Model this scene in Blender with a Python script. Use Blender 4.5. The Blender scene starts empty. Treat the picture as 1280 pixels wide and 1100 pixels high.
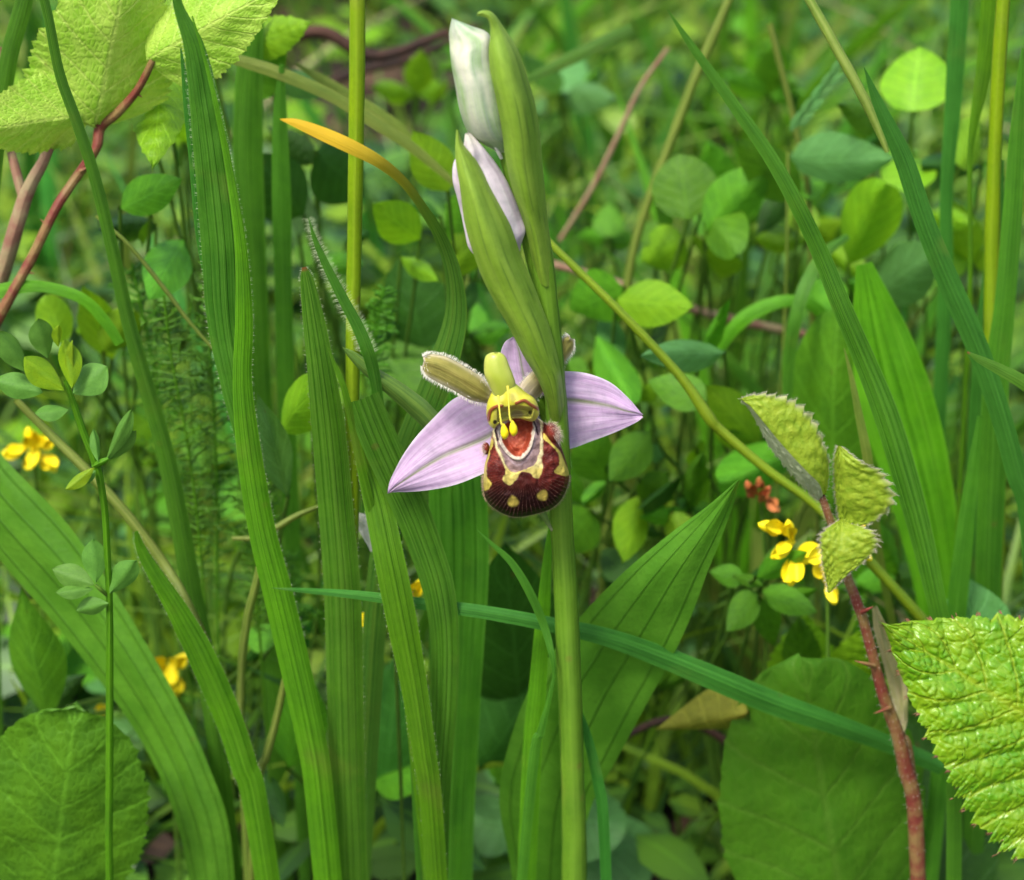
import bpy, math, random
import numpy as np
from math import sin, cos, pi, radians, sqrt
from mathutils import Vector, Matrix, noise

random.seed(7)
R = random.Random(11)
MM = 0.001

# ------------------------------------------------------------------ camera, world, sun, exposure
DIST, PITCH, ZF, FPX = 300.0, radians(28), 130.0, 3000.0       # millimetres; flower 130 mm above the soil
CAM = Vector((0, -DIST*cos(PITCH), ZF + DIST*sin(PITCH)))
FWD = Vector((0, cos(PITCH), -sin(PITCH))); UP = Vector((0, sin(PITCH), cos(PITCH))); RT = Vector((1, 0, 0))
sc = bpy.context.scene
cd = bpy.data.cameras.new('camera'); cam = bpy.data.objects.new('camera', cd); sc.collection.objects.link(cam)
cam.location = CAM*MM; cam.rotation_euler = (pi/2 - PITCH, 0, 0)
cd.sensor_width = 36; cd.sensor_fit = 'HORIZONTAL'; cd.lens = 36*FPX/1280.0
cd.clip_start = 0.01; cd.clip_end = 60
cd.dof.use_dof = True; cd.dof.focus_distance = (DIST-4)*MM; cd.dof.aperture_fstop = 27.0
sc.camera = cam

SUN_EL, SUN_ROT = radians(58), radians(215)
world = bpy.data.worlds.new('World'); sc.world = world; world.use_nodes = True
nt = world.node_tree; bgn = nt.nodes['Background']
sky = nt.nodes.new('ShaderNodeTexSky'); sky.sky_type = 'NISHITA'; sky.sun_disc = False
sky.sun_elevation = SUN_EL; sky.sun_rotation = SUN_ROT; sky.dust_density = 4.0; sky.air_density = 1.0; sky.ozone_density = 0.6
nt.links.new(sky.outputs[0], bgn.inputs[0]); bgn.inputs[1].default_value = 0.10
sd = bpy.data.lights.new('sun', 'SUN'); sd.energy = 1.5; sd.angle = radians(14); sd.color = (1, .95, .86)
sun = bpy.data.objects.new('sun', sd); sc.collection.objects.link(sun)
_d = Vector((sin(SUN_ROT)*cos(SUN_EL), cos(SUN_ROT)*cos(SUN_EL), sin(SUN_EL)))
sun.rotation_euler = _d.to_track_quat('Z', 'Y').to_euler(); sun.location = _d*3
sc.view_settings.view_transform = 'Standard'; sc.view_settings.look = 'None'
sc.view_settings.gamma = 1; sc.view_settings.use_curve_mapping = False
sc.view_settings.exposure = 1.62

# ------------------------------------------------------------------ placing helpers
def P(px, py, Y=0.0):
    d = FWD + RT*((px-640)/FPX) + UP*((550-py)/FPX)
    return CAM + d*((Y-CAM.y)/d.y)
def S(px, py, Y=0.0):
    return ((P(px, py, Y)-CAM).dot(FWD))/FPX              # millimetres per photo pixel there
def ZFp(x, y): return (580+x/4.583, 420+y/4.583)

def catmull(pts, n):
    a = np.array(pts, float); k = len(a)-1
    if k == 1: a = np.vstack([a[0], a.mean(0), a[1]]); k = 2
    ext = np.vstack([2*a[0]-a[1], a, 2*a[-1]-a[-2]]); out = []
    for i in range(n+1):
        s = i/n*k; j = min(int(s), k-1); t = s-j
        p0, p1, p2, p3 = ext[j:j+4]
        out.append(.5*((2*p1)+(-p0+p2)*t+(2*p0-5*p1+4*p2-p3)*t*t+(-p0+3*p1-3*p2+p3)*t**3))
    return np.array(out)

def geo(): return {'v': [], 'f': [], 'uv': [], 'c': None}
def grid_faces(g, n, m, base=0, close=False):
    w = m+1
    for i in range(n):
        for j in range(m): a = base+i*w+j; g['f'].append((a, a+1, a+w+1, a+w))
def merge(gs):
    o = geo()
    if any(g['c'] is not None for g in gs): o['c'] = []
    for g in gs:
        b = len(o['v']); o['v'] += list(g['v']); o['uv'] += list(g['uv'])
        o['f'] += [tuple(i+b for i in f) for f in g['f']]
        if o['c'] is not None: o['c'] += (list(g['c']) if g['c'] is not None else [(1, 1, 1)]*len(g['v']))
    return o

def frame_at(p, t, tw=0.0):
    n = (CAM-p); n = n - t*n.dot(t)
    if n.length < 1e-6: n = Vector((0, -1, 0))
    n.normalize(); s = t.cross(n).normalized()
    if tw:
        q = Matrix.Rotation(tw, 3, t); n = q@n; s = q@s
    return n, s

def path3(path, root):
    out = []
    for q in path:
        px, py, Y, w = q[:4]; tw = q[4] if len(q) > 4 else 0
        p = P(px, py, Y); out.append([p.x, p.y, p.z, w*S(px, py, Y), tw])
    if root:
        a, b = Vector(out[-2][:3]), Vector(out[-1][:3]); d = (b-a); d.z = min(d.z, -abs(d.z)-1); d.normalize()
        d = (d*.6+Vector((0, 0, -1))*.6).normalized(); w = out[-1][3]; tw = out[-1][4]
        if b.z > 2:
            L = b.z/-d.z
            m = b + d*L*.5; e = b + d*L
            out.append([m.x, m.y, m.z, w*.95, tw]); out.append([e.x, e.y, -1.0, w*.7, tw])
    return out

def ribbon(path, n=44, m=6, fold=.25, root=True, ribs=0, ribamp=.03, wav=0.0, col=None, teeth=0):
    p5 = path3(path, root); a = catmull(p5, n); a[:, 3] = np.maximum(a[:, 3], .04)
    g = geo(); g['edge'] = []; g['c'] = [] if col else None
    sd = R.random()*50
    for i in range(n+1):
        p = Vector(a[i, :3]); t = Vector(a[min(i+1, n), :3]-a[max(i-1, 0), :3]).normalized()
        N, s = frame_at(p, t, radians(a[i, 4])); hw = a[i, 3]/2
        for j in range(m+1):
            u = -1+2*j/m
            ww = wav*hw*noise.noise(Vector((i*.23+sd, u*1.3, 0)))
            off = -fold*abs(u)**1.4*hw + (ribamp*hw*cos(u*pi*ribs) if ribs else 0) + ww
            h2 = hw*(1+wav*.25*noise.noise(Vector((i*.31+sd, 9+np.sign(u)*3, 0))))
            v = p + s*(u*h2) + N*off
            g['v'].append(tuple(v)); g['uv'].append((.5+u/2, i/n))
            if col: g['c'].append(col(u, i/n))
            if j in (0, m): g['edge'].append((v, (s*np.sign(u)), t, N))
    grid_faces(g, n, m); g['base'] = Vector(a[-1, :3]); return g

def tube(path, n=40, k=8, root=True, lump=0.0, col=None, world=False):
    p5 = path if world else path3(path, root); p5 = [list(q)[:4]+[0] for q in p5]
    a = catmull(p5, n); a[:, 3] = np.maximum(a[:, 3], .02)
    g = geo(); g['c'] = [] if col else None; sd = R.random()*50; g['ring'] = []
    for i in range(n+1):
        p = Vector(a[i, :3]); t = Vector(a[min(i+1, n), :3]-a[max(i-1, 0), :3]).normalized()
        N, s = frame_at(p, t)
        for j in range(k+1):
            th = 2*pi*j/k; r = a[i, 3]/2*(1+lump*noise.noise(Vector((i*.35+sd, cos(th), sin(th)))))
            d = N*cos(th)+s*sin(th); v = p+d*r
            g['v'].append(tuple(v)); g['uv'].append((j/k, i/n))
            if col: g['c'].append(col(j/k, i/n))
            g['ring'].append((v, d, t))
    grid_faces(g, n, k); g['base'] = Vector(a[-1, :3]); return g

def strip(rows, n=40, m=10, bulge=1.0, col=None, edgecurl=0, wav=0.0, pod=0.0):
    """rows: (lx,ly, rx,ry, Yl, Yr[, bulge mm]) - a lamina between a left and a right edge; pod>0 closes a back side."""
    rr = []
    for q in rows:
        l = P(q[0], q[1], q[4]); r = P(q[2], q[3], q[5]); rr.append(list(l)+list(r)+[q[6] if len(q) > 6 else bulge])
    a = catmull(rr, n); g = geo(); g['c'] = [] if col else None; g['edge'] = []; sd = R.random()*60
    loops = m*2 if pod else m
    for i in range(n+1):
        l = Vector(a[i, :3]); r = Vector(a[i, 3:6]); b = a[i, 6]; mid = (l+r)/2
        tt = Vector((a[min(i+1, n), :3]+a[min(i+1, n), 3:6])-(a[max(i-1, 0), :3]+a[max(i-1, 0), 3:6])).normalized()
        N, s = frame_at(mid, tt)
        for j in range(loops+1):
            if pod:
                th = pi*j/m; u = -cos(th); bb = sin(th)*(b if th <= pi else b*pod)
            else:
                u = -1+2*j/m; bb = b*(1-u*u)
            v = l.lerp(r, (u+1)/2) + N*bb
            if wav: v = v + N*(wav*noise.noise(Vector((i*5./n+sd, u*1.5, 0))))
            g['v'].append(tuple(v)); g['uv'].append((.5+u/2, i/n))
            if col: g['c'].append(col(u, i/n))
            if not pod and j in (0, m): g['edge'].append((v, (r-l).normalized()*np.sign(u) if (r-l).length > 1e-6 else s, tt, N))
    grid_faces(g, n, loops); g['base'] = Vector((a[-1, :3]+a[-1, 3:6])/2); return g

def strip3(rows, n=60, m=12, col=None, quilt=0.0, serr=0.0, ns=18):
    """rows: (lx,ly,Yl, mx,my,Ym, rx,ry,Yr) with a midrib crease"""
    a = catmull([list(P(q[0], q[1], q[2]))+list(P(q[3], q[4], q[5]))+list(P(q[6], q[7], q[8])) for q in rows], n)
    g = geo(); g['c'] = [] if col else None; g['edge'] = []; sd0 = R.random()*50; cl_ = .55 if not quilt else 0
    for i in range(n+1):
        l, md, r = Vector(a[i, :3]), Vector(a[i, 3:6]), Vector(a[i, 6:9]); v = i/n
        N, s = frame_at(md, Vector(a[min(i+1, n), 3:6]-a[max(i-1, 0), 3:6]).normalized())
        for j in range(m+1):
            u = -1+2*j/m; e = l if u < 0 else r
            k = abs(u); tooth = 1+serr*((v*ns) % 1-.5)*k**4
            ph = v*ns*.5-k*2.2
            vd = noise.voronoi(Vector((v*13+sd0, u*6, .5)))[0]
            q = md.lerp(e, k*tooth) + N*(quilt*(.6*(abs(sin(ph*pi))-.5)+1.2*min(.5, vd[1]-vd[0]))*min(1, k*3)*(1 if k < .99 else .4) + .5*k*(1-k)*(e-md).length*.25)
            q = q+N*(cl_*(noise.noise(Vector((v*3.5+sd0, u*1.6, 2)))*(.3+k)+.25*k**4-.28*math.exp(-(k/.07)**2)+.05*sin(u*26+2*sin(v*7))))
            g['v'].append(tuple(q)); g['uv'].append((.5+u/2, v))
            if col: g['c'].append(col(u, v))
            if j in (0, m): g['edge'].append((q, (e-md).normalized(), s, N))
    grid_faces(g, n, m); g['base'] = Vector(a[-1, 3:6]); return g

def hairs_geo(lst, L, r=.03, jit=.4, col=(.8, .8, .75)):
    g = geo(); g['c'] = []
    for p, d in lst:
        d = Vector(d).normalized(); d = (d+Vector((R.uniform(-jit, jit), R.uniform(-jit, jit), R.uniform(-jit, jit)))).normalized()
        l = L*R.uniform(.55, 1.25); a = d.orthogonal().normalized(); b = d.cross(a); k = len(g['v'])
        droop = Vector((0, 0, -.15*l))
        for q in (p, p+d*l*.55):
            rr = r if q is p else r*.7
            for th in (0, 2.094, 4.189): g['v'].append(tuple(q+a*cos(th)*rr+b*sin(th)*rr))
        g['v'].append(tuple(p+d*l+droop))
        for i in range(3):
            j = (i+1) % 3; g['f'] += [(k+i, k+j, k+3+j, k+3+i), (k+3+i, k+3+j, k+6)]
        g['uv'] += [(0, 0)]*7; g['c'] += [col]*7
    return g

# ------------------------------------------------------------------ object helpers
COL = sc.collection
def mesh_of(name, g, mat, off=Vector((0, 0, 0)), smooth=True, unit=False):
    me = bpy.data.meshes.new(name); k = 1 if unit else MM
    V = np.array(g['v'], float); V = (V-np.array(off))*k
    me.from_pydata(V.tolist(), [], g['f']); 
    li = np.empty(len(me.loops), int); me.loops.foreach_get('vertex_index', li)
    if g['uv']:
        uv = me.uv_layers.new(name='UVMap'); uv.data.foreach_set('uv', np.array(g['uv'], float)[li].ravel())
    if g['c'] is not None:
        ca = me.color_attributes.new('Col', 'FLOAT_COLOR', 'POINT'); c = np.ones((len(V), 4)); c[:, :3] = np.array(g['c'])
        ca.data.foreach_set('color', c.ravel())
    if smooth: me.polygons.foreach_set('use_smooth', [True]*len(me.polygons))
    for mm_ in (mat if isinstance(mat, list) else [mat]): me.materials.append(mm_)
    me.update(); return me
ORIG = {}
def thing(name, label, cat, loc, group=None):
    o = bpy.data.objects.new(name, None); o.empty_display_size = .005; COL.objects.link(o)
    o.location = Vector(loc)*MM; ORIG[o] = Vector(loc); o['label'] = label; o['category'] = cat
    if group: o['group'] = group
    return o
def part(name, g, mat, parent, label=None, kind=None):
    o = bpy.data.objects.new(name, mesh_of(name, g, mat, ORIG[parent])); COL.objects.link(o)
    o.parent = parent; ORIG[o] = ORIG[parent]
    if label: o['label'] = label
    if kind: o['kind'] = kind
    return o
def single(name, g, mat, label, cat, group=None):
    b = g.get('base', Vector(g['v'][-1])); o = bpy.data.objects.new(name, mesh_of(name, g, mat, b)); COL.objects.link(o)
    o.location = b*MM; ORIG[o] = b; o['label'] = label; o['category'] = cat
    if group: o['group'] = group
    return o
def put(name, me, M, parent=None, label=None):
    o = bpy.data.objects.new(name, me); COL.objects.link(o)
    L, q, s = M.decompose(); M2 = M.copy(); off = ORIG[parent] if parent else Vector((0, 0, 0))
    M2 = Matrix.Diagonal((MM, MM, MM, 1))@Matrix.Translation(-off)@M2
    o.parent = parent; o.matrix_basis = M2; ORIG[o] = L
    if label: o['label'] = label
    return o
def leafM(base, tip, w, roll=0.0, tilt=0.0):
    """matrix for a unit leaf (along +Y, length 1, width 1, normal +Z) from base to tip; w = width in mm"""
    y = (tip-base); L = y.length; y.normalize(); n, s = frame_at(base, y, roll)
    x = y.cross(n)
    return Matrix.Translation(base)@Matrix((x, y, n)).transposed().to_4x4()@Matrix.Diagonal((w, L, L, 1))
def pleaf(bx, by, bY, tx, ty, tY, wpx, roll=0.0):
    return leafM(P(bx, by, bY), P(tx, ty, tY), wpx*S(bx, by, bY), radians(roll))

# ------------------------------------------------------------------ materials
class NT:
    def __init__(s, name):
        s.m = bpy.data.materials.new(name); s.m.use_nodes = True; s.t = s.m.node_tree
        for n in list(s.t.nodes): s.t.nodes.remove(n)
        s.out = s.n('OutputMaterial')
    def n(s, k, **kw):
        x = s.t.nodes.new('ShaderNode'+k)
        for a, b in kw.items(): setattr(x, a, b)
        return x
    def set(s, inp, v):
        if hasattr(v, 'is_output') or isinstance(v, bpy.types.NodeSocket): s.t.links.new(v, inp)
        else: inp.default_value = v
    def math(s, op, a, b=None, c=None, clamp=False):
        x = s.n('Math', operation=op); x.use_clamp = clamp; s.set(x.inputs[0], a)
        if b is not None: s.set(x.inputs[1], b)
        if c is not None: s.set(x.inputs[2], c)
        return x.outputs[0]
    def mix(s, f, a, b, blend='MIX'):
        x = s.n('Mix', data_type='RGBA', blend_type=blend); s.set(x.inputs[0], f); s.set(x.inputs[6], a if not isinstance(a, tuple) else a+(1,)*(4-len(a)))
        s.set(x.inputs[7], b if not isinstance(b, tuple) else b+(1,)*(4-len(b))); return x.outputs[2]
    def ss(s, v, a, b):
        x = s.n('MapRange', interpolation_type='SMOOTHSTEP'); s.set(x.inputs[0], v); x.inputs[1].default_value = a; x.inputs[2].default_value = b
        return x.outputs[0]
    def noise(s, vec, scale, detail=3, rough=.55):
        x = s.n('TexNoise'); s.t.links.new(vec, x.inputs['Vector']); x.inputs['Scale'].default_value = scale
        x.inputs['Detail'].default_value = detail; x.inputs['Roughness'].default_value = rough; return x.outputs[0]

def leafmat(name, c1, c2, mode='grass', nv=9, rough=.42, trans=.38, bump=.5, unit=False, var=.22, vein=None, tip=None, spots=0.45, spec=.32, col=False, tr=None):
    if not col:
        fx = lambda c: None if c is None else (c[0]*1.22, c[1]*1.34, c[2]*.55)
        c1, c2, vein = fx(c1), fx(c2), fx(vein)
    t = NT(name); tc = t.n('TexCoord'); uvn = t.n('SeparateXYZ'); t.t.links.new(tc.outputs['UV'], uvn.inputs[0])
    u, v = uvn.outputs[0], uvn.outputs[1]; obj = tc.outputs['Object']; k = .001 if unit else 1.0
    U = t.math('ABSOLUTE', t.math('MULTIPLY_ADD', u, 2, -1))
    n1 = t.noise(obj, 3.5 if unit else 160); n2 = t.noise(obj, 22 if unit else 1400, 4)
    oi = t.n('ObjectInfo')
    if col:
        at = t.n('Attribute', attribute_name='Col'); base = at.outputs['Color']
        base = t.mix(t.math('MULTIPLY', n1, .5), base, t.mix(1, base, c1, 'MULTIPLY'))
    else: base = t.mix(t.ss(n1, .35, .65), c1, c2)
    base = t.mix(t.math('MULTIPLY', t.ss(n2, .4, .75), .30), base, tuple(x*.55 for x in c1) if not col else t.mix(1, base, (.6, .6, .6), 'MULTIPLY'))
    vc = vein or tuple(min(1, x*1.5+.01) for x in c1)
    if mode == 'grass':
        cx = t.n('CombineXYZ'); t.set(cx.inputs[0], t.math('MULTIPLY', u, nv*2.2)); t.set(cx.inputs[1], t.math('MULTIPLY', v, 1.6)); t.set(cx.inputs[2], oi.outputs['Random'])
        st = t.noise(cx.outputs[0], 1.6, 5, .65); s3 = t.ss(st, .38, .66); h = t.math('MULTIPLY', st, 1.6)
        base = t.mix(t.math('MULTIPLY', s3, .30 if col else .7), base, vc)
        if not col: base = t.mix(t.math('MULTIPLY', t.ss(U, .90, .99), .5), base, vc)
        cy = t.n('CombineXYZ'); t.set(cy.inputs[0], t.math('MULTIPLY', u, 2.0)); t.set(cy.inputs[1], t.math('MULTIPLY', v, 9)); bl = t.noise(cy.outputs[0], 1.3, 3)
        base = t.mix(t.math('MULTIPLY', t.ss(bl, .42, .7), .35), base, t.mix(1, base, (.55, .65, .6), 'MULTIPLY'))
        wob = t.math('MULTIPLY_ADD', t.noise(obj, 30, 2), .10, U)
        gr = t.math('MAXIMUM', t.ss(t.math('ABSOLUTE', t.math('SUBTRACT', wob, .22)), .045, .0), t.math('MULTIPLY', t.ss(t.math('ABSOLUTE', t.math('SUBTRACT', wob, .62)), .05, .0), .6))
        if not col:
            base = t.mix(t.math('MULTIPLY', gr, .55), base, t.mix(1, base, (.35, .45, .35), 'MULTIPLY')); h = t.math('SUBTRACT', h, t.math('MULTIPLY', gr, 1.6))
        pt = t.noise(obj, 45, 4, .6); base = base if col else t.mix(t.math('MULTIPLY', t.ss(pt, .56, .72), .45), base, (.22, .25, .04))
        rib = t.ss(U, .08, .0); base = base if col else t.mix(t.math('MULTIPLY', rib, .35), base, vc)
    elif mode == 'net':
        ph = t.math('FRACT', t.math('SUBTRACT', t.math('MULTIPLY', v, nv), t.math('MULTIPLY', U, nv*.22)))
        dv = t.math('ABSOLUTE', t.math('SUBTRACT', ph, .5)); vm = t.ss(dv, .09, .0); rib = t.ss(U, .06, .0)
        vo = t.n('TexVoronoi', feature='DISTANCE_TO_EDGE'); t.t.links.new(obj, vo.inputs['Vector']); vo.inputs['Scale'].default_value = 26 if unit else 900
        cell = t.ss(vo.outputs[0], 0, .25)
        allv = t.math('MAXIMUM', vm, rib); base = t.mix(t.math('MULTIPLY', allv, .55), base, vc)
        base = t.mix(t.math('MULTIPLY', t.math('SUBTRACT', 1, cell), .22), base, vc)
        h = t.math('MULTIPLY_ADD', cell, .5, t.math('MULTIPLY', allv, -.8))
    elif mode == 'para':       # plantain: few strong arching veins
        a = t.math('FRACT', t.math('MULTIPLY', u, nv)); d = t.math('ABSOLUTE', t.math('SUBTRACT', a, .5)); vm = t.ss(d, .10, .0)
        base = t.mix(t.math('MULTIPLY', vm, .5), base, vc); h = t.math('MULTIPLY_ADD', n2, .6, t.math('MULTIPLY', vm, -1.2))
    else: h = n2
    if tip:
        base = t.mix(t.ss(v, tip[2], tip[1]), base, tip[0])
    if spots and not col:
        vo2 = t.n('TexVoronoi'); t.t.links.new(obj, vo2.inputs['Vector']); vo2.inputs['Scale'].default_value = 6 if unit else 170
        sp = t.math('MULTIPLY', t.ss(vo2.outputs['Distance'], .12, .05), t.ss(t.noise(obj, 2.2 if unit else 60), .5, .62)); base = t.mix(t.math('MULTIPLY', sp, spots), base, (.16, .10, .03))
    hsv = t.n('HueSaturation'); t.set(hsv.inputs['Value'], t.math('MULTIPLY_ADD', oi.outputs['Random'], var*2, 1-var))
    t.set(hsv.inputs['Hue'], t.math('MULTIPLY_ADD', oi.outputs['Random'], .016*(var > .05), .5-.004*(var > .05))); t.set(hsv.inputs['Color'], base); base = hsv.outputs[0]
    bp = t.n('Bump'); bp.inputs['Strength'].default_value = bump; bp.inputs['Distance'].default_value = .00018*(1 if not unit else 1)
    t.set(bp.inputs['Height'], t.math('ADD', h, t.math('MULTIPLY', n2, .4)))
    pb = t.n('BsdfPrincipled'); t.set(pb.inputs['Base Color'], base)
    t.set(pb.inputs['Roughness'], t.math('MULTIPLY_ADD', n1, .25, rough-.12)); pb.inputs['Specular IOR Level'].default_value = spec; t.t.links.new(bp.outputs[0], pb.inputs['Normal'])
    tb = t.n('BsdfTranslucent'); t.set(tb.inputs[0], t.mix(1, base, tr or (1.35, 1.25, .55), 'MULTIPLY')); t.t.links.new(bp.outputs[0], tb.inputs['Normal'])
    mx = t.n('MixShader'); mx.inputs[0].default_value = trans
    t.t.links.new(pb.outputs[0], mx.inputs[1]); t.t.links.new(tb.outputs[0], mx.inputs[2]); t.t.links.new(mx.outputs[0], t.out.inputs[0])
    return t.m

def solidmat(name, c1, c2, scale=300, rough=.6, bump=.4, col=False, spec=.3, sss=0, dist=.0002, var=0, sheen=0):
    t = NT(name); tc = t.n('TexCoord'); obj = tc.outputs['Object']; n1 = t.noise(obj, scale, 5, .6); n2 = t.noise(obj, scale*6, 4)
    if col:
        at = t.n('Attribute', attribute_name='Col'); base = t.mix(t.math('MULTIPLY', t.ss(n1, .3, .8), .35), at.outputs['Color'], t.mix(1, at.outputs['Color'], c1, 'MULTIPLY'))
    else: base = t.mix(t.ss(n1, .35, .65), c1, c2)
    if var:
        oi = t.n('ObjectInfo'); hsv = t.n('HueSaturation'); t.set(hsv.inputs['Value'], t.math('MULTIPLY_ADD', oi.outputs['Random'], var*2, 1-var)); t.set(hsv.inputs['Color'], base); base = hsv.outputs[0]
    bp = t.n('Bump'); bp.inputs['Strength'].default_value = bump; bp.inputs['Distance'].default_value = dist
    t.set(bp.inputs['Height'], t.math('ADD', n1, t.math('MULTIPLY', n2, .5)))
    pb = t.n('BsdfPrincipled'); t.set(pb.inputs['Base Color'], base); pb.inputs['Roughness'].default_value = rough
    pb.inputs['Specular IOR Level'].default_value = spec; t.t.links.new(bp.outputs[0], pb.inputs['Normal'])
    if sheen: pb.inputs['Sheen Weight'].default_value = sheen
    if sss:
        pb.inputs['Subsurface Weight'].default_value = sss; pb.inputs['Subsurface Scale'].default_value = .001; pb.inputs['Subsurface Radius'].default_value = (1, .8, .5)
    t.t.links.new(pb.outputs[0], t.out.inputs[0]); return t.m

G1 = (.075, .17, .018); G2 = (.045, .12, .014)
M = dict(
 grass=leafmat('grass_mid', (.052, .150, .018), (.036, .115, .015), nv=8, vein=(.095, .22, .05)),
 bright=leafmat('grass_bright', (.082, .215, .012), (.058, .165, .012), nv=6, vein=(.12, .27, .03), trans=.42),
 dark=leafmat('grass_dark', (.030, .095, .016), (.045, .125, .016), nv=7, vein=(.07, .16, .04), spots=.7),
 blue=leafmat('grass_blue', (.036, .150, .040), (.025, .115, .028), nv=9, vein=(.06, .20, .06), trans=.25, spec=.2),
 yellow=leafmat('grass_yellowing', (.050, .145, .040), (.04, .12, .03), nv=6, vein=(.10, .18, .05), tip=((.66, .42, .02), .10, .42), var=.03),
 straw=leafmat('grass_straw', (.15, .20, .065), (.11, .17, .045), nv=4, vein=(.24, .26, .14)),
 redtip=leafmat('grass_red_tip', (.055, .15, .018), (.04, .12, .015), nv=7, vein=(.10, .2, .05), tip=((.22, .10, .03), .005, .05), var=.05),
 stalk=leafmat('stalk_yellow_green', (.165, .245, .008), (.135, .22, .008), nv=3, vein=(.19, .26, .03), trans=.2, var=.05),
 stalkg=leafmat('stalk_green', (.13, .20, .012), (.10, .17, .012), nv=4, vein=(.18, .22, .03), trans=.15, var=.05),
 stem=leafmat('stem_green', (.085, .17, .022), (.065, .14, .018), nv=7, vein=(.11, .20, .04), trans=.08, var=.02, bump=.4),
 trefoil=leafmat('trefoil_leaf', (.068, .160, .045), (.085, .19, .055), mode='plain', unit=True, trans=.3, rough=.6, var=.12, bump=.25),
 trefyoung=leafmat('trefoil_young_leaf', (.17, .25, .012), (.13, .215, .014), mode='plain', unit=True, trans=.35, rough=.55, var=.08, bump=.25),
 plantain=leafmat('plantain_leaf', (.090, .195, .035), (.065, .155, .022), mode='para', nv=4, spots=.9, vein=(.028, .075, .010), rough=.45, bump=.6, var=.1),
 bramble=leafmat('bramble_leaf', (.085, .225, .010), (.165, .27, .010), mode='net', nv=9, vein=(.24, .29, .03), rough=.36, bump=.9, trans=.3, unit=True, var=.04, spec=.6),
 folded=leafmat('bramble_young_leaf', (.9, .9, .5), (.5, .5, .5), mode='plain', nv=9, col=True, rough=.5, bump=.9, var=.02),
 bgleaf=leafmat('undergrowth_leaf', (.085, .21, .022), (.055, .155, .020), mode='net', nv=6, unit=True, bump=.5, var=.30, rough=.45),
 bglight=leafmat('undergrowth_leaf_light', (.16, .285, .020), (.12, .24, .020), mode='net', nv=6, unit=True, bump=.4, var=.15, trans=.42),
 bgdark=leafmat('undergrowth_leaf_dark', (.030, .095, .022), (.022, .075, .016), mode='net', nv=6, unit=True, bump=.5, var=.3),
 bggrey=leafmat('undergrowth_leaf_grey', (.085, .20, .13), (.07, .17, .09), mode='net', nv=5, unit=True, bump=.5, var=.15),
 bramblesheen=leafmat('bramble_leaf_painted_sheen', (.21, .37, .06), (.33, .45, .15), mode='net', nv=8, vein=(.42, .48, .26), rough=.5, bump=.6, trans=.4, unit=True, var=.05),  # light leaf green, lightened further to paint the whitish surface gloss into the colour
 bgbroad=leafmat('broad_low_leaf', (.062, .165, .022), (.045, .135, .018), mode='net', nv=6, unit=True, bump=.5, var=.05, vein=(.08, .17, .04), spec=.2),
 brownleaf=leafmat('withered_leaf', (.26, .24, .07), (.16, .17, .04), mode='net', nv=6, unit=True, bump=.6, var=.1),
 feather=leafmat('feathery_leaf', (.055, .15, .018), (.075, .19, .02), mode='plain', trans=.3, var=.15),
 paint=leafmat('petal', (.80, .74, .80), (1, 1, 1), mode='grass', nv=9, vein=(.72, .62, .74), col=True, trans=.30, rough=.55, bump=.35, var=0, tr=(1.0, .95, 1.0), spec=.25),
 hairypetal=leafmat('hairy_petal', (.8, .78, .6), (1, 1, 1), mode='grass', nv=6, vein=(.24, .20, .05), col=True, trans=.2, rough=.6, bump=.6, var=0, tr=(1.1, 1, .6), spec=.2),
 bract=leafmat('bract_leaf', (.78, .85, .6), (1, 1, 1), mode='grass', nv=7, vein=(.27, .40, .06), col=True, trans=.22, rough=.42, bump=.3, var=0, tr=(1.2, 1.2, .6)),
 lip=solidmat('lip_velvet', (.5, .5, .5), (1, 1, 1), scale=700, rough=.46, bump=1.0, col=True, spec=.22, dist=.00022),
 waxy=solidmat('waxy_yellow', (.85, .85, .7), (1, 1, 1), scale=700, rough=.38, bump=.25, col=True, spec=.45, sss=.25),
 hair=solidmat('hair', (1, 1, 1), (1, 1, 1), scale=300, rough=.5, bump=0, col=True, spec=.4),
 redstem=solidmat('red_stem', (.15, .030, .022), (.20, .13, .045), scale=330, rough=.55, bump=.8, var=.08),
 pinkstem=solidmat('pinkish_stem', (.20, .095, .065), (.24, .19, .10), scale=260, rough=.6, bump=.8, var=.1),
 brown=solidmat('brown_twig', (.018, .010, .007), (.045, .020, .012), scale=180, rough=.85, bump=.8, var=.2),
 petaly=solidmat('yellow_petal', (.86, .74, .01), (.82, .66, .008), scale=300, rough=.5, bump=.2, sss=.15, var=.08),
 petalr=solidmat('red_orange_petal', (.50, .12, .05), (.42, .20, .05), scale=300, rough=.55, bump=.2, sss=.1, var=.08),
 stemlt=solidmat('thin_green_stem', (.055, .13, .012), (.08, .17, .015), scale=200, rough=.5, bump=.2, var=.12, sss=0),
)

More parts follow.
